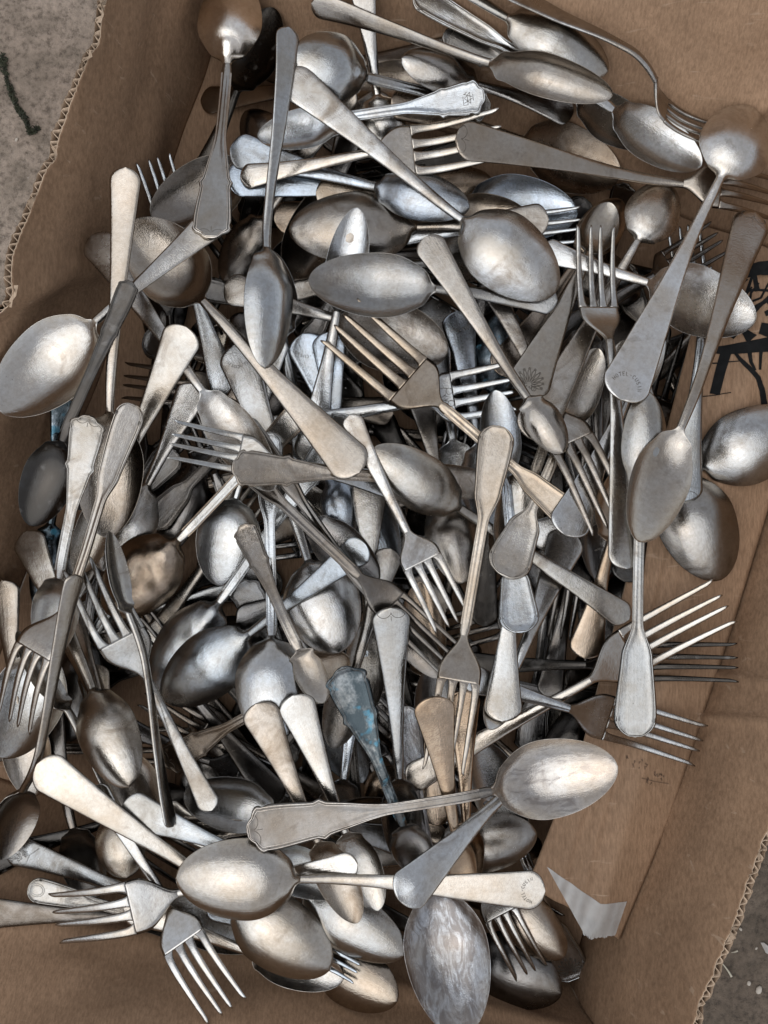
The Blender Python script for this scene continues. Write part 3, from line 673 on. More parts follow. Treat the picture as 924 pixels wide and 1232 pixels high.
def flap():
    """folded-in inner flap with a soft crease, resting under the right side of the heap"""
    z0 = 0.056
    L_ = [(634, 1066), (700, 900), (770, 640), (850, 330)]      # inner side (hidden)
    C_ = [(722, 1112), (772, 930), (826, 720), (944, 330)]      # crease
    R_ = [(745, 1131), (806, 985), (884, 745), (1010, 330)]
    t = np.linspace(0, 1, 120); kk = np.linspace(0, 1, 4)
    def ln(q, z): 
        x = np.interp(t, kk, [p[0] for p in q]); y = np.interp(t, kk, [p[1] for p in q])
        return np.stack([P(a, b, zz) for a, b, zz in zip(x, y, z)])
    wob = 0.0012 * np.sin(t * 14) + 0.0006 * np.sin(t * 37)
    Lr, Cr, Rr = ln(L_, z0 - 0.006 + wob), ln(C_, z0 + 0.001 * np.sin(t * 9)), ln(R_, z0 - 0.0100 + 0 * t)
    rows = []
    for a in np.linspace(0, 1, 28)[:-1]: rows.append(Lr * (1 - a) + Cr * a + np.array([0, 0, 1]) * (0.0012 * np.sin(a * 21 + t * 8) * np.sin(np.pi * a))[:, None])
    for a in np.linspace(0, 1, 14): rows.append(Cr * (1 - a) + Rr * a)
    g = np.stack(rows, 1); top = g.copy()
    # rounded crease
    for _ in range(1): top[:, 1:-1] = 0.25 * top[:, :-2] + 0.5 * top[:, 1:-1] + 0.25 * top[:, 2:]
    n, m = top.shape[:2]
    deposit(top.reshape(-1, 3))
    for i in range(n - 1):
        for f_ in (0.33, 0.66): deposit(top[i] * (1 - f_) + top[i + 1] * f_)
    f = mesh_obj("flap", top.reshape(-1, 3), grid_faces(n, m), CARD, box)
    sm = f.modifiers.new("thick", 'SOLIDIFY'); sm.thickness = 0.0042; sm.offset = -1 if True else 1
    f.data.materials.append(CARD_EDGE); sm.material_offset_rim = 1
    # make sure the sheet faces up
    if f.data.polygons[0].normal.z < 0: f.data.flip_normals()
    cent = top.reshape(-1, 3)
    def zat(x, y): 
        k = np.argmin((cent[:, 0] - x) ** 2 + (cent[:, 1] - y) ** 2); return cent[k, 2]
    # tape: a patch of the sheet 0.4 mm above it
    def patch(poly, name, mat, lift=0.0004, nx=26, parent=f):
        (a, b, c, d) = [P(*p, z0) for p in poly]; vv = []
        for i in np.linspace(0, 1, nx):
            for j in np.linspace(0, 1, nx):
                q = (a * (1 - i) + b * i) * (1 - j) + (d * (1 - i) + c * i) * j
                k = np.argsort((cent[:, 0] - q[0]) ** 2 + (cent[:, 1] - q[1]) ** 2)[:4]
                w_ = 1 / (1e-6 + np.hypot(cent[k, 0] - q[0], cent[k, 1] - q[1])); vv.append((q[0], q[1], (cent[k, 2] * w_).sum() / w_.sum() + lift))
        return mesh_obj(name, vv, grid_faces(nx, nx), mat, parent)
    tp = patch([(659, 1045), (722, 1087), (711, 1129), (703, 1124)], "tape", TAPE)
    tq = patch([(722, 1087), (757, 1089), (743.5, 1130), (711, 1129)], "tape", TAPE)
    rj = np.random.default_rng(8)
    for o_ in (tp, tq):
        for i_, v_ in enumerate(o_.data.vertices):
            a_, b_ = divmod(i_, 26)
            if b_ == 25: v_.co.y -= abs(rj.normal(0, .0005)); v_.co.x += rj.normal(0, .0003)
    # printed marks
    def ink(paths, name, mat, rad):
        vv, ff, o = [], [], 0
        for p, w in paths:
            p = np.array(p, float)
            if len(p) > 2:   # smooth
                tt = np.linspace(0, 1, len(p)); t2 = np.linspace(0, 1, len(p) * 5)
                p = np.stack([np.interp(t2, tt, p[:, 0]), np.interp(t2, tt, p[:, 1])], -1)
            else: p = np.stack([np.linspace(p[0, 0], p[1, 0], 8), np.linspace(p[0, 1], p[1, 1], 8)], -1)
            d = np.gradient(p, axis=0); d /= np.linalg.norm(d, axis=1, keepdims=True) + 1e-9; nn = np.stack([-d[:, 1], d[:, 0]], -1)
            ws = np.linspace(w[0], w[1], len(p))[:, None] / 2
            o = len(vv)
            for l, r_ in zip(p + nn * ws, p - nn * ws):
                for q in (l, r_):
                    w3 = P(q[0], q[1], z0); vv.append((w3[0], w3[1], zat(w3[0], w3[1]) + 0.0005))
            for i in range(len(p) - 1): ff.append((o + 2 * i, o + 2 * i + 1, o + 2 * i + 3, o + 2 * i + 2))
        return mesh_obj(name, vv, ff, mat, f)
    tree = [([(861, 474), (868, 445), (876, 418)], (11, 12)), ([(850, 421), (880, 420), (930, 414)], (6, 18)), ([(884, 424), (898, 440), (912, 455), (918, 470), (924, 500)], (4, 9)),
            ([(901, 420), (903, 436), (908, 446)], (5, 3)), ([(915, 420), (914, 445)], (5, 3)), ([(880, 405), (900, 385), (912, 370), (930, 352)], (8, 3)), ([(868, 400), (884, 374), (899, 352), (906, 330)], (5, 3)),
            ([(900, 380), (904, 352), (914, 340)], (4, 2)), ([(905, 372), (922, 362), (934, 372)], (5, 4)), ([(912, 350), (908, 330), (922, 320)], (7, 4)), ([(890, 330), (915, 322), (940, 322)], (12, 20)),
            ([(885, 345), (900, 335)], (4, 3)), ([(899, 350), (912, 348), (926, 350)], (3, 3)), ([(906, 362), (916, 358), (926, 338)], (3, 2)), ([(893, 361), (905, 345)], (3, 2)), ([(884, 372), (896, 362)], (3, 2)),
            ([(920, 378), (930, 374)], (6, 8)), ([(914, 395), (932, 400)], (14, 18)), ([(896, 398), (905, 408)], (8, 14))]
    ink(tree, "printed_tree", INK, 1)
    ink([([(843, 437), (870, 436), (892, 434)], (2, 1)), ([(842, 477), (862, 475), (880, 472)], (1, 1))], "printed_ground_line", INK, 1)
    r = np.random.default_rng(3); marks = []
    for (x, y) in ((758, 912), (762, 918), (774, 912), (773, 921), (778, 916), (789, 931), (795, 934), (800, 936), (776, 938), (783, 940), (792, 931)):
        for k in range(2):
            a, b = r.uniform(-4, 4, 2); marks.append(([(x + a, y + b), (x + a + r.uniform(-3, 3), y + b + r.uniform(2, 5))], (2.2, 1.2)))
    marks.append(([(772, 936), (790, 942), (808, 946)], (1.4, 1.0)))
    ink(marks, "faded_print", FAINT, 1)

S, K = 'S', 'F'
# kind, handle end, tip, keyword values; photo pixels; bottom of the heap first
T1 = [
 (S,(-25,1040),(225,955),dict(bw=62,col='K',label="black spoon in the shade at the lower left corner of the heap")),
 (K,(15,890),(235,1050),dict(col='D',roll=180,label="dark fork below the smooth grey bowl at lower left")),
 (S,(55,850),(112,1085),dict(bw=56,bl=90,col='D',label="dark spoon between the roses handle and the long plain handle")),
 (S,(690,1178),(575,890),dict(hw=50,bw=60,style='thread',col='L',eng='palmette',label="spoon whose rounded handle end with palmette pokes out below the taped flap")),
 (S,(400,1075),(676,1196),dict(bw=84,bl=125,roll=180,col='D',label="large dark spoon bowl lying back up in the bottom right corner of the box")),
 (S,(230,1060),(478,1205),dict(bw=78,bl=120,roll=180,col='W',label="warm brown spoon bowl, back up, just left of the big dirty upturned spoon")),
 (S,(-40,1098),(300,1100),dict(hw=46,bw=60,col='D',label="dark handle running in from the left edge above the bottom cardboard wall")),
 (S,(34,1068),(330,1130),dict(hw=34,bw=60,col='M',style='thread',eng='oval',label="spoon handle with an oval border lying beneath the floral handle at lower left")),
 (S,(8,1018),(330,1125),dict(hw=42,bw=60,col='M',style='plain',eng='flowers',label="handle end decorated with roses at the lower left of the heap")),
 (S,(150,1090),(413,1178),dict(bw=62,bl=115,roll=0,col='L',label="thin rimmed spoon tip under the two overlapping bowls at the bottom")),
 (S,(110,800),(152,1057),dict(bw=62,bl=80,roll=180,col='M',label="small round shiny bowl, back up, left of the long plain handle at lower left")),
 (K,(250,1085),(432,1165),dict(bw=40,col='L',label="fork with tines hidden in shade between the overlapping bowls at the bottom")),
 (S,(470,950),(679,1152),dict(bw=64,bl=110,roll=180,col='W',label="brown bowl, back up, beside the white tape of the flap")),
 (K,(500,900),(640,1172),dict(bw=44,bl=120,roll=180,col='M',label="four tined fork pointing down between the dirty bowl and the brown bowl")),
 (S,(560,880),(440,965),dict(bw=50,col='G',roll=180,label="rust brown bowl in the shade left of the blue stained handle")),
 (S,(525,994),(505,700),dict(hw=40,bw=55,col='G',label="brown handle end pointing down behind the two golden handles")),
 (S,(410,770),(440,1070),dict(hw=48,bw=60,col='K',style='lobed',eng='shell',label="black handle end with raised shell fans under the round bowl")),
 (S,(437,764),(400,1040),dict(hw=46,bw=60,col='B',eng='hotel',label="bluish plain handle end with stamped lettering behind the engraved handle")),
 (S,(582,753),(600,480),dict(hw=38,bw=60,col='K',eng='scroll',label="black handle covered with raised scrollwork right of the long threaded handle")),
 (S,(660,838),(710,560),dict(hw=36,bw=50,col='D',style='ridge',label="dark angular handle end pointing down behind the bright faceted handle")),
 (K,(725,450),(680,770),dict(bw=46,bl=110,col='D',roll=180,label="fork with two dark tines hanging down left of the golden brown handle")),
 (S,(722,662),(640,400),dict(hw=42,bw=60,col='D',style='thread',eng='oval',label="dark handle end with a ring shaped border below the broad fork")),
 (S,(700,412),(600,680),dict(hw=36,bw=60,col='M',style='thread',eng='oval',label="slim handle end with an oval ring between the shell handle and the upright fork")),
 (S,(716,415),(722,700),dict(hw=26,bw=50,col='D',style='plain',label="narrow dark handle standing upright just left of the long upright fork")),
 (K,(750,700),(828,402),dict(bw=50,bl=130,col='K',label="black fork with tines up, beside the spoon handle stamped with lettering")),
 (K,(640,420),(866,285),dict(bw=46,bl=110,col='D',label="dark fork with tines under the large top right spoon handle")),
 (S,(752,222),(680,500),dict(hw=34,bw=60,col='D',style='lobed',eng='tip',label="ornate little handle end above the dented round bowl")),
 (S,(560,60),(306,80),dict(bw=52,bl=90,col='D',roll=180,label="dark bowl peeking out left of the upright edge on spoon")),
 (S,(243,122),(540,92),dict(hw=38,bw=50,col='W',label="brown plain handle end at the upper left just right of the top spoon")),
 (S,(222,262),(330,10),dict(hw=52,bw=60,col='K',style='plain',label="broad black handle in the shadow behind the top left spoon")),
 (K,(275,480),(184,190),dict(bw=44,bl=130,col='L',label="fork with four thin tines upright at the upper left by the wall")),
 (S,(470,120),(182,262),dict(bw=78,bl=130,col='D',roll=0,label="dark hollow bowl behind the end of the top left spoon handle")),
 (S,(420,100),(268,338),dict(bw=54,bl=95,col='W',roll=180,label="small brown bowl, back up, below the tip of the top left handle")),
 (S,(430,-60),(466,200),dict(bw=60,bl=85,col='L',roll=180,label="shiny round bowl under the handle with the monogram")),
 (S,(330,265),(592,216),dict(bw=52,bl=100,col='G',roll=180,label="golden bowl under the tines of the upper fork")),
 (S,(600,300),(322,318),dict(bw=78,bl=120,col='D',roll=0,label="dark hollow bowl between the narrow pointed bowl and the big golden one")),
 (S,(336,350),(620,300),dict(hw=38,bw=60,col='M',eng='tip',label="handle end tucked under the hollow bowl left of centre")),
 (S,(570,620),(612,372),dict(bw=62,bl=105,col='S',roll=180,label="iridescent blue and purple bowl left of the shell handle")),
 (S,(520,362),(560,640),dict(hw=50,bw=60,col='B',label="smooth bluish handle end behind the brown hollow bowl")),
 (S,(550,375),(592,640),dict(hw=48,bw=60,col='B',eng='hotel',label="bluish handle end with stamped lettering right of the brown hollow bowl")),
 (S,(280,510),(400,220),dict(hw=50,bw=60,col='D',label="dark handle crossing beneath the narrow pointed bowl")),
 (S,(368,557),(322,300),dict(hw=34,bw=50,col='M',style='plain',label="handle end half hidden between the crossing handles left of centre")),
 (S,(364,402),(470,690),dict(hw=52,bw=60,col='B',eng='hotel',label="pale bluish handle end with stamped lettering left of the diagonal fork")),
 (S,(440,650),(238,476),dict(bw=56,bl=95,col='M',roll=180,label="round bowl, back up, behind the small brown handle end at left")),
 (S,(330,400),(262,704),dict(bw=78,bl=112,col='M',roll=0,label="grey hollow bowl behind the thin threaded handle left of centre")),
 (S,(500,450),(556,702),dict(bw=62,bl=115,col='W',roll=180,label="brown bowl in shade behind the small pale fork at centre")),
 (S,(395,400),(412,658),dict(bw=46,bl=90,col='B',roll=180,label="narrow bluish bowl pointing down below the diagonal plain handle")),
 (S,(445,575),(440,860),dict(hw=50,bw=50,col='M',style='plain',label="flat speckled handle standing in the middle of the heap")),
 (S,(470,660),(400,900),dict(hw=38,bw=50,col='W',style='plain',label="pinkish speckled handle below the flat speckled one at centre")),
 (S,(300,560),(455,700),dict(bw=56,bl=110,col='D',style='thread',label="dark threaded piece in the gap left of the round bowl")),
 (S,(80,480),(48,738),dict(hw=40,bw=38,bl=110,col='S',roll=165,label="narrow brown bowl with blue edge near the left wall")),
 (S,(3,698),(40,960),dict(hw=44,bw=60,col='W',label="brown handle end at the far left edge")),
 (S,(78,740),(190,1010),dict(hw=48,bw=60,col='W',label="brown handle behind the tines of the left fork")),
 (K,(335,965),(164,745),dict(bw=44,bl=110,col='D',roll=0,label="small dark fork between the left fork and the twin bowls")),
 (S,(150,590),(2,912),dict(bw=88,bl=135,col='M',roll=0,label="large hollow bowl behind the fork head at the left edge")),
 (S,(160,1010),(20,760),dict(hw=22,bw=40,col='M',roll=60,label="thin curved handle crossing the hollow bowl at the left edge")),
 (S,(30,640),(156,947),dict(bw=74,bl=128,col='M',roll=180,label="smooth grey bowl, back up, below the left fork")),
]
T2 = [
 (K,(560,800),(888,797),dict(lift=.002,hw=36,bw=48,bl=175,col='K',label="black fork with four thin tines reaching over the right wall")),
 (S,(640,650),(972,506),dict(bw=92,bl=140,col='L',roll=180,label="bright broad bowl cut off by the right edge of the photo")),
 (S,(748,410),(868,698),dict(bw=96,bl=140,col='W',roll=180,label="large brown bowl, back up, at the right beside the flap")),
 (K,(822,603),(850,320),dict(hw=48,bw=46,bl=90,col='M',eng='tip',label="fork with broad plain handle end resting beside the bright bowl at right")),
 (S,(560,1065),(520,800),dict(hw=44,bw=60,col='D',label="dark spoon under the golden handles")),
 (S,(400,1045),(646,1003),dict(bw=74,bl=120,col='W',roll=180,label="brownish bowl, back up, below the polished bowl")),
 (S,(505,1014),(262,1085),dict(hw=54,bw=60,col='M',style='plain',roll=0,label="flat wedge shaped handle under the long bordered handle at the bottom")),
 (K,(115,945),(273,1218),dict(hw=30,bw=58,bl=140,col='L',roll=180,label="fork lying on the bottom cardboard wall with tines pointing down right")),
 (S,(190,975),(487,1150),dict(bw=74,bl=145,col='M',roll=180,label="long pointed bowl, back up, right of the lowest overlapping bowls")),
 (S,(484,850),(556,1248),dict(bw=100,bl=170,col='P',roll=0,mat='BL',style='thread',label="big dirty hollow spoon at the bottom edge of the photo")),
 (S,(213,998),(500,985),dict(eng='tip',hw=36,bw=60,col='W',style='lobed',label="small bordered handle end left of the long dark bordered handle")),
 (S,(147,970),(420,1070),dict(hw=54,bw=60,col='M',style='ridge',label="rounded plain handle end under the thin edge on handle at lower left")),
 (S,(500,1015),(221,955),dict(bw=66,bl=112,col='W',roll=0,label="dark hollow bowl above the long bordered handle at lower left")),
 (S,(198,918),(420,790),dict(eng='tip',hw=46,bw=60,col='W',style='lobed',label="pinkish handle with stepped border below the twin bowls")),
 (S,(470,120),(746,212),dict(bw=84,bl=140,col='G',roll=0,label="golden brown hollow bowl under the long upper right fork handle")),
 (S,(590,130),(350,65),dict(bw=80,bl=98,col='M',roll=180,style='lobed',label="warm bowl, back up, in the top row left of centre")),
 (S,(690,135),(483,70),dict(bw=52,bl=100,col='W',roll=180,label="small bowl, back up, above the handle with the monogram")),
 (S,(533,41),(790,172),dict(eng='tip',hw=40,bw=60,col='W',style='lobed',label="bordered handle end just below the highest handle in the top row")),
 (S,(498,-8),(843,200),dict(hw=36,bw=64,bl=132,col='L',roll=0,style='thread',label="bright hollow bowl at upper right with threaded handle running to the top edge")),
 (S,(455,-75),(732,86),dict(bw=72,bl=140,col='M',roll=180,label="smooth bowl, back up, at the top edge beside the cardboard wall")),
 (K,(575,-35),(862,168),dict(hw=50,bw=46,bl=110,col='W',roll=-35,c=2.2,bend=1.6,label="fork whose long curved handle comes down from the top edge at right")),
 (S,(273,212),(694,258),dict(hw=50,bw=80,bl=140,col='B',roll=0,label="lower of the two light blue plain handles at upper left")),
 (K,(400,290),(700,270),dict(bw=46,bl=110,col='L',label="fork whose four level tines show right of the small hollow bowl")),
 (S,(380,232),(636,262),dict(bw=46,bl=95,col='W',roll=0,label="small brown hollow bowl right of the big golden bowl")),
 (S,(600,450),(748,240),dict(bw=54,bl=90,col='G',roll=180,label="rusty small bowl between the level tines and the dented bowl")),
 (S,(703,792),(752,560),dict(hw=50,bw=50,col='G',style='plain',label="golden brown handle end pointing down at right of centre")),
 (K,(490,940),(872,722),dict(lift=.002,hw=40,bw=62,bl=190,col='L',label="large pale fork reaching up right across the flap")),
 (K,(560,815),(843,897),dict(lift=.003,hw=40,bw=56,bl=190,col='L',label="pale fork directly above the polished bowl")),
 (S,(660,264),(347,276),dict(bw=88,bl=155,col='W',roll=180,label="large gold tinted bowl, back up, above centre")),
 (S,(277,178),(565,250),dict(hw=50,bw=60,col='B',roll=180,label="upper of the two light blue plain handles at upper left")),
 (K,(290,214),(604,160),dict(hw=34,bw=62,bl=160,col='L',label="fork with four long tines below the monogram handle")),
 (S,(270,345),(539,425),dict(bw=88,bl=140,col='W',roll=0,label="brown hollow bowl behind the tines of the diagonal fork")),
 (S,(372,556),(430,250),dict(hw=48,bw=50,col='L',style='ridge',label="faceted handle end pointing down left of the diagonal fork")),
 (K,(262,527),(618,464),dict(hw=44,bw=62,bl=108,col='B',eng='emblem',label="pale fork with a small emblem, tines pointing right")),
 (S,(686,640),(588,878),dict(hw=54,bw=36,bl=70,col='L',style='ridge',label="bright faceted handle under the thin diagonal bar at right of centre")),
 (S,(282,415),(408,786),dict(hw=54,bw=92,bl=118,col='L',roll=180,eng='hotel',label="round bowl, back up, at the centre left of the dark threaded handles")),
 (S,(236,463),(122,687),dict(hw=46,bw=76,bl=118,col='L',roll=180,label="bright round bowl, back up, left behind the gold tinged one")),
 (S,(420,500),(184,838),dict(hw=40,bw=80,bl=150,col='M',roll=180,style='lobed',label="rear one of the twin bowls left of centre")),
 (S,(440,655),(196,843),dict(hw=40,bw=82,bl=150,col='M',roll=180,label="front one of the twin bowls left of centre")),
 (S,(365,492),(127,738),dict(hw=36,bw=88,bl=130,col='G',hcol='M',roll=180,style='thread',c=1.2,label="gold tinged bowl, back up, with threaded neck left of centre")),
 (S,(322,520),(328,892),dict(hw=40,bw=88,bl=125,col='L',roll=180,style='thread',label="pale bowl with a torn black mark near its neck left of centre")),
 (S,(292,632),(390,846),dict(eng='scroll',hw=34,bw=38,bl=70,col='W',style='lobed',label="dark decorated handle slanting down beside the round bowl")),
 (S,(292,505),(532,815),dict(hw=36,bw=50,bl=110,col='D',style='thread',roll=30,label="upper of the two long dark threaded handles, ending in a dark bowl")),
 (K,(268,538),(548,800),dict(hw=36,bw=44,col='D',style='thread',label="lower of the two long dark threaded handles crossing the centre")),
 (S,(111,284),(330,590),dict(hw=48,bw=60,col='L',label="bright plain handle slanting down right at upper left")),
 (K,(480,585),(205,528),dict(hw=40,bw=48,bl=125,col='M',label="fork pointing left under the flat bordered handle")),
 (S,(278,562),(600,584),dict(eng='heart',hw=46,bw=44,col='W',style='lobed',label="flat bordered handle lying level left of centre")),
 (S,(757,745),(447,541),dict(hw=36,bw=68,bl=132,col='M',roll=180,style='plain',label="almond shaped bowl, back up, at the centre with thin bar handle")),
 (K,(420,500),(546,752),dict(hw=30,bw=50,bl=125,col='L',roll=180,label="small pale fork pointing down at the centre")),
 (S,(604,868),(622,570),dict(hw=52,bw=50,col='M',style='plain',label="plain worn handle end pointing down between the golden handles and the forks")),
 (S,(626,762),(596,470),dict(hw=52,bw=50,col='L',style='thread',eng='heart',label="lower of the two pale bordered handle ends right of centre")),
 (S,(605,694),(720,420),dict(hw=58,bw=50,col='L',style='thread',eng='heart',label="upper of the two pale bordered handle ends right of centre")),
 (K,(694,628),(408,385),dict(hw=40,bw=72,bl=165,col='W',roll=0,style='thread',label="diagonal brownish fork over the brown hollow bowl at the centre")),
 (S,(679,644),(792,390),dict(hw=56,bw=50,col='L',style='ridge',label="square ended bright handle below the broad fork")),
 (S,(433,569),(158,268),dict(hw=56,bw=92,bl=140,col='W',roll=0,label="long spoon slanting from a brown hollow bowl to a plain end at the centre")),
 (S,(225,393),(92,690),dict(hw=52,bw=50,col='M',style='ridge',label="faceted handle end left of the diagonal spoon")),
 (S,(262,262),(-2,494),dict(hw=44,bw=98,bl=155,lift=0.004,col='L',roll=0,label="large pale hollow spoon bowl against the left wall")),
 (S,(152,202),(128,646),dict(hw=40,bw=84,bl=155,col='W',roll=0,c=1.3,label="spoon with hollow brown bowl and upright handle at left")),
 (S,(158,338),(36,632),dict(hw=28,bw=66,bl=115,col='K',roll=0,style='lobed',label="blackened spoon with hollow bowl in the left shadow")),
 (S,(108,499),(58,790),dict(eng='tip',hw=46,bw=60,col='M',style='lobed',label="narrow handle with scalloped border at left")),
]
T3 = [
 (K,(255,975),(100,672),dict(hw=30,bw=62,bl=160,col='M',roll=180,label="fork at left with tines pointing up beside the curved dark handle")),
 (S,(470,730),(486,1040),dict(hw=50,bw=50,col='W',style='plain',eng='tip',label="engraved brownish handle standing upright right of the blue stained one")),
 (S,(352,836),(455,1095),dict(hw=52,bw=50,col='M',style='plain',label="right one of the twin plain handles below the marked bowl")),
 (S,(308,846),(430,1110),dict(hw=52,bw=50,col='W',style='plain',label="left one of the twin plain handles below the marked bowl")),
 (S,(411,802),(508,1052),dict(bcol='D',bl=70,hw=56,bw=50,col='S',style='lobed',label="handle with lobed end and blue stains at the lower centre")),
 (S,(557,830),(562,1075),dict(hw=42,bw=40,col='G',style='plain',label="narrower golden handle, half hidden behind its neighbour")),
 (K,(600,512),(533,930),dict(eng='heart',hw=48,bw=52,bl=165,col='W',roll=180,style='thread',label="long threaded handle standing upright right of centre")),
 (S,(520,838),(560,1078),dict(hw=54,bw=40,col='G',style='ridge',label="golden faceted handle in front, lower right of centre")),
 (S,(205,995),(130,640),dict(hw=26,bw=40,bl=100,col='M',roll=65,label="thin edge on handle standing above the plain handle end at lower left")),
 (K,(160,486),(14,872),dict(eng='heart',hw=44,bw=56,bl=150,col='W',roll=200,style='thread',c=1.3,bend=1.4,label="fork with broad bordered handle slanting down to the left edge")),
 (S,(90,690),(2,1032),dict(hw=26,bw=66,bl=115,col='W',roll=-42,c=1.6,label="dark curved spoon handle leading to a bowl at the left edge")),
 (S,(44,920),(397,1168),dict(hw=56,bw=92,bl=145,col='M',roll=180,label="long plain handle at lower left leading to the lower of two overlapping bowls")),
 (K,(430,1040),(64,1106),dict(hw=36,bw=66,bl=160,col='L',roll=180,bend=1.3,label="fork with four curved tines pointing left at the bottom")),
 (S,(656,1072),(211,1056),dict(hw=52,bw=100,bl=150,col='L',roll=180,eng='hotel',label="large bowl, back up, at lower left with a stamped handle pointing right")),
 (S,(480,1083),(676,893),dict(hw=58,bw=46,bl=70,col='L',style='ridge',roll=180,label="broad faceted handle end crossing in front of the stamped handle")),
 (S,(297,1000),(743,922),dict(eng='tip',hcol='D',hw=62,bw=96,bl=155,col='P',style='lobed',label="polished hollow bowl with long dark bordered handle near the bottom")),
 (S,(376,3),(738,114),dict(hw=34,bw=52,bl=150,col='W',roll=40,c=1.5,depth=.3,label="slender spoon in the top row seen from the side, bowl on its edge")),
 (S,(584,115),(310,165),dict(hw=46,bw=50,col='B',style='lobed',eng='mono',label="handle engraved with a monogram near the top")),
 (K,(592,345),(738,633),dict(hw=30,bw=56,bl=165,col='W',roll=180,label="broad fork with tines pointing down between the two right hand handles")),
 (S,(637,527),(806,220),dict(hw=58,bw=72,bl=95,col='L',roll=180,label="dented round bowl at upper right with a plain spatula ended handle")),
 (S,(630,475),(735,245),dict(hw=58,bw=46,bl=80,col='M',eng='palmette',roll=0,label="handle with an engraved palmette shell right of centre")),
 (S,(652,300),(909,386),dict(hw=36,bw=84,bl=140,col='L',roll=0,label="bright dented hollow bowl on the printed flap at right")),
 (K,(753,685),(716,272),dict(hw=46,bw=52,bl=150,col='M',roll=12,label="long upright fork right of centre with tines at the top")),
 (K,(549,166),(935,240),dict(hw=50,bw=56,bl=130,col='W',roll=180,bend=1.2,eng='tip',label="fork with long brownish handle pointing right at upper right")),
 (S,(670,362),(371,337),dict(hw=40,bw=78,bl=152,col='W',roll=0,label="hollow bowl at the centre of the upper half, neck to the right")),
 (S,(511,285),(678,545),dict(hw=42,bw=46,bl=80,col='W',roll=180,label="plain handle slanting down right from the upper centre")),
 (S,(343,88),(669,352),dict(hw=50,bw=96,bl=145,col='L',roll=180,label="large matte bowl, back up, with long handle from upper left")),
 (S,(764,887),(778,470),dict(hw=56,bw=56,bl=120,col='M',style='thread',eng='heart',roll=180,label="spoon with fiddle shaped bordered handle pointing down across the forks at right")),
 (S,(907,258),(767,653),dict(hw=52,bw=70,bl=150,col='W',roll=0,eng='tip',c=1.2,label="spoon with worn decorated handle end at the right edge, hollow bowl down")),
 (S,(746,480),(907,128),dict(hw=62,bw=92,bl=112,col='X',roll=180,eng='hotel',label="large spoon at upper right, bowl back up, stamped handle pointing down left")),
 (S,(348,32),(320,442),dict(hw=34,bw=64,bl=152,col='L',roll=150,c=1.6,label="upright spoon with narrow pointed bowl left of the upper centre")),
 (S,(253,287),(281,-30),dict(eng='tip',hw=50,bw=80,bl=124,col='X',hcol='M',roll=180,style='lobed',label="topmost spoon at upper left, round bowl at the top edge")),
]
def put(tab):
    for k, h, t, kw in tab:
        kw = dict(kw)
        if kw.pop('skip', 0): continue
        if kw.get('mat') == 'BL': kw['mat'] = GRIMY
        r_, wv = lay(k, h, t, **kw); ZMAX.append(float(wv[:, 2].max()))
put(T1); flap(); put(T2); put(T3)
print("ZMAX", [round(z, 3) for z in ZMAX][::8], max(ZMAX), cnt)

# ------------------------------------------------------------------ small things on the ground
def moss():
    r = np.random.default_rng(4); V_, F_ = [], []
    pth = np.array([(2, 68), (5, 80), (10, 100), (14, 112), (18, 122), (22, 132), (28, 138), (33, 148), (36, 160), (42, 158), (48, 154)], float)
    for k in range(900):
        t = r.uniform(0, len(pth) - 1.001); i = int(t); p = pth[i] * (1 - t + i) + pth[i + 1] * (t - i)
        wd = (3.3 + 1.3 * math.sin(t * 2.3)) * (1 - 0.6 * t / len(pth)); p = p + r.normal(0, wd * .55, 2)
        c = P(p[0], p[1], gz); a = r.uniform(0, 6.28); l = r.uniform(.0006, .0022); hgt = abs(r.normal(0, .0022)) + .0004
        d = np.array([math.cos(a), math.sin(a), 0]); n = np.array([-d[1], d[0], 0])
        c = c + np.array([0, 0, hgt * .5]); o = len(V_)
        V_ += [c - d * l * .6, c + n * l * .35 + np.array([0, 0, .0004]), c + d * l + np.array([0, 0, hgt * .5]), c - n * l * .35]; F_.append((o, o + 1, o + 2, o + 3))
    m = mesh_obj("moss", V_, F_, MOSS, smooth=False); tag(m, "dark green strand of moss growing on the concrete at upper left", "moss", kind="stuff")
moss()
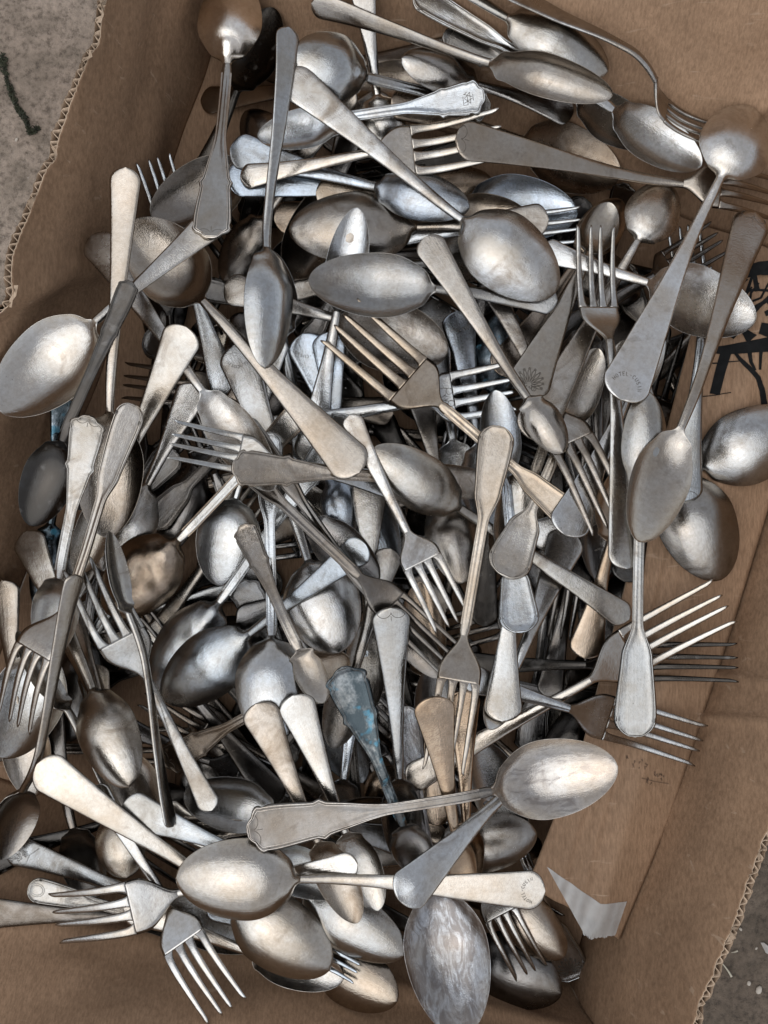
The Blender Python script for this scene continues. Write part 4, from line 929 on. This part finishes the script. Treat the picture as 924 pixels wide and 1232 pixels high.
def pebble(px, py, rpx, label, mat=STONE, sq=(1, .8, .6)):
    r = np.random.default_rng(int(px * 7 + py)); n, m = 9, 12; d = (HC - gz) / F; V_ = []
    for i in range(n):
        for j in range(m):
            a, b = math.pi * (i + .02) / (n - .96), 2 * math.pi * j / m
            q = 1 + .16 * math.sin(2 * b + r.uniform(0, .6)) * math.sin(a) + r.normal(0, .03)
            V_.append((math.sin(a) * math.cos(b) * sq[0] * rpx * d * q, math.sin(a) * math.sin(b) * sq[1] * rpx * d * q, math.cos(a) * sq[2] * rpx * d))
    o = mesh_obj("pebble", V_, grid_faces(n, m, True), mat); o.location = P(px, py, gz + sq[2] * rpx * d * .6); o.rotation_euler.z = r.uniform(0, 3)
    tag(o, label, "pebble", "pebbles on the concrete")
pebble(913, 1191, 4.8, "largest round pebble on the ground at the lower right"); pebble(901, 1183, 3.0, "small pale pebble left of the largest one", sq=(.8, 1, .6))
pebble(891, 1118, 2.2, "tiny pebble on the dark concrete just outside the torn rim"); pebble(910, 1141, 1.8, "tiny pebble between the rim and the pale leaf flake")
pebble(20, 168, 2.4, "tiny grey pebble on the concrete near the moss")
def flake():
    d = (HC - gz) / F; pts = [(915, 1134), (919, 1134), (930, 1143), (928, 1150), (921, 1146)]
    b = [P(x, y, gz + .0012 + .0009 * i) for i, (x, y) in enumerate(pts)]; t = [q + np.array([0, 0, .0004]) for q in b]; n = 5
    f = [tuple(range(n))[::-1], tuple(range(n, 2 * n))] + [(i, (i + 1) % n, n + (i + 1) % n, n + i) for i in range(n)]
    tag(mesh_obj("dry_leaf", b + t, f, flat_mat("pale_dry_leaf", (0.42, 0.39, 0.36)), smooth=False), "pale dry leaf flake lying at the right edge of the photo", "leaf")
flake()
def straw(p, q, label):
    a, b = P(*p, gz + .0012), P(*q, gz + .002); t = np.linspace(0, 1, 8)[:, None]
    pts = a * (1 - t) + b * t + np.array([0.0004, 0.0002, 0.0006]) * np.sin(t * 3.1)
    v, f = tubes([pts], np.linspace(.0003, .0007, 8), 6); tag(mesh_obj("straw", v, f, STRAW), label, "straw", "bits of straw on the ground")
straw((867, 1157), (880, 1175), "thin pale straw lying beside the torn rim at lower right"); straw((880, 1146), (887, 1144), "very short straw bit above the thin pale straw")
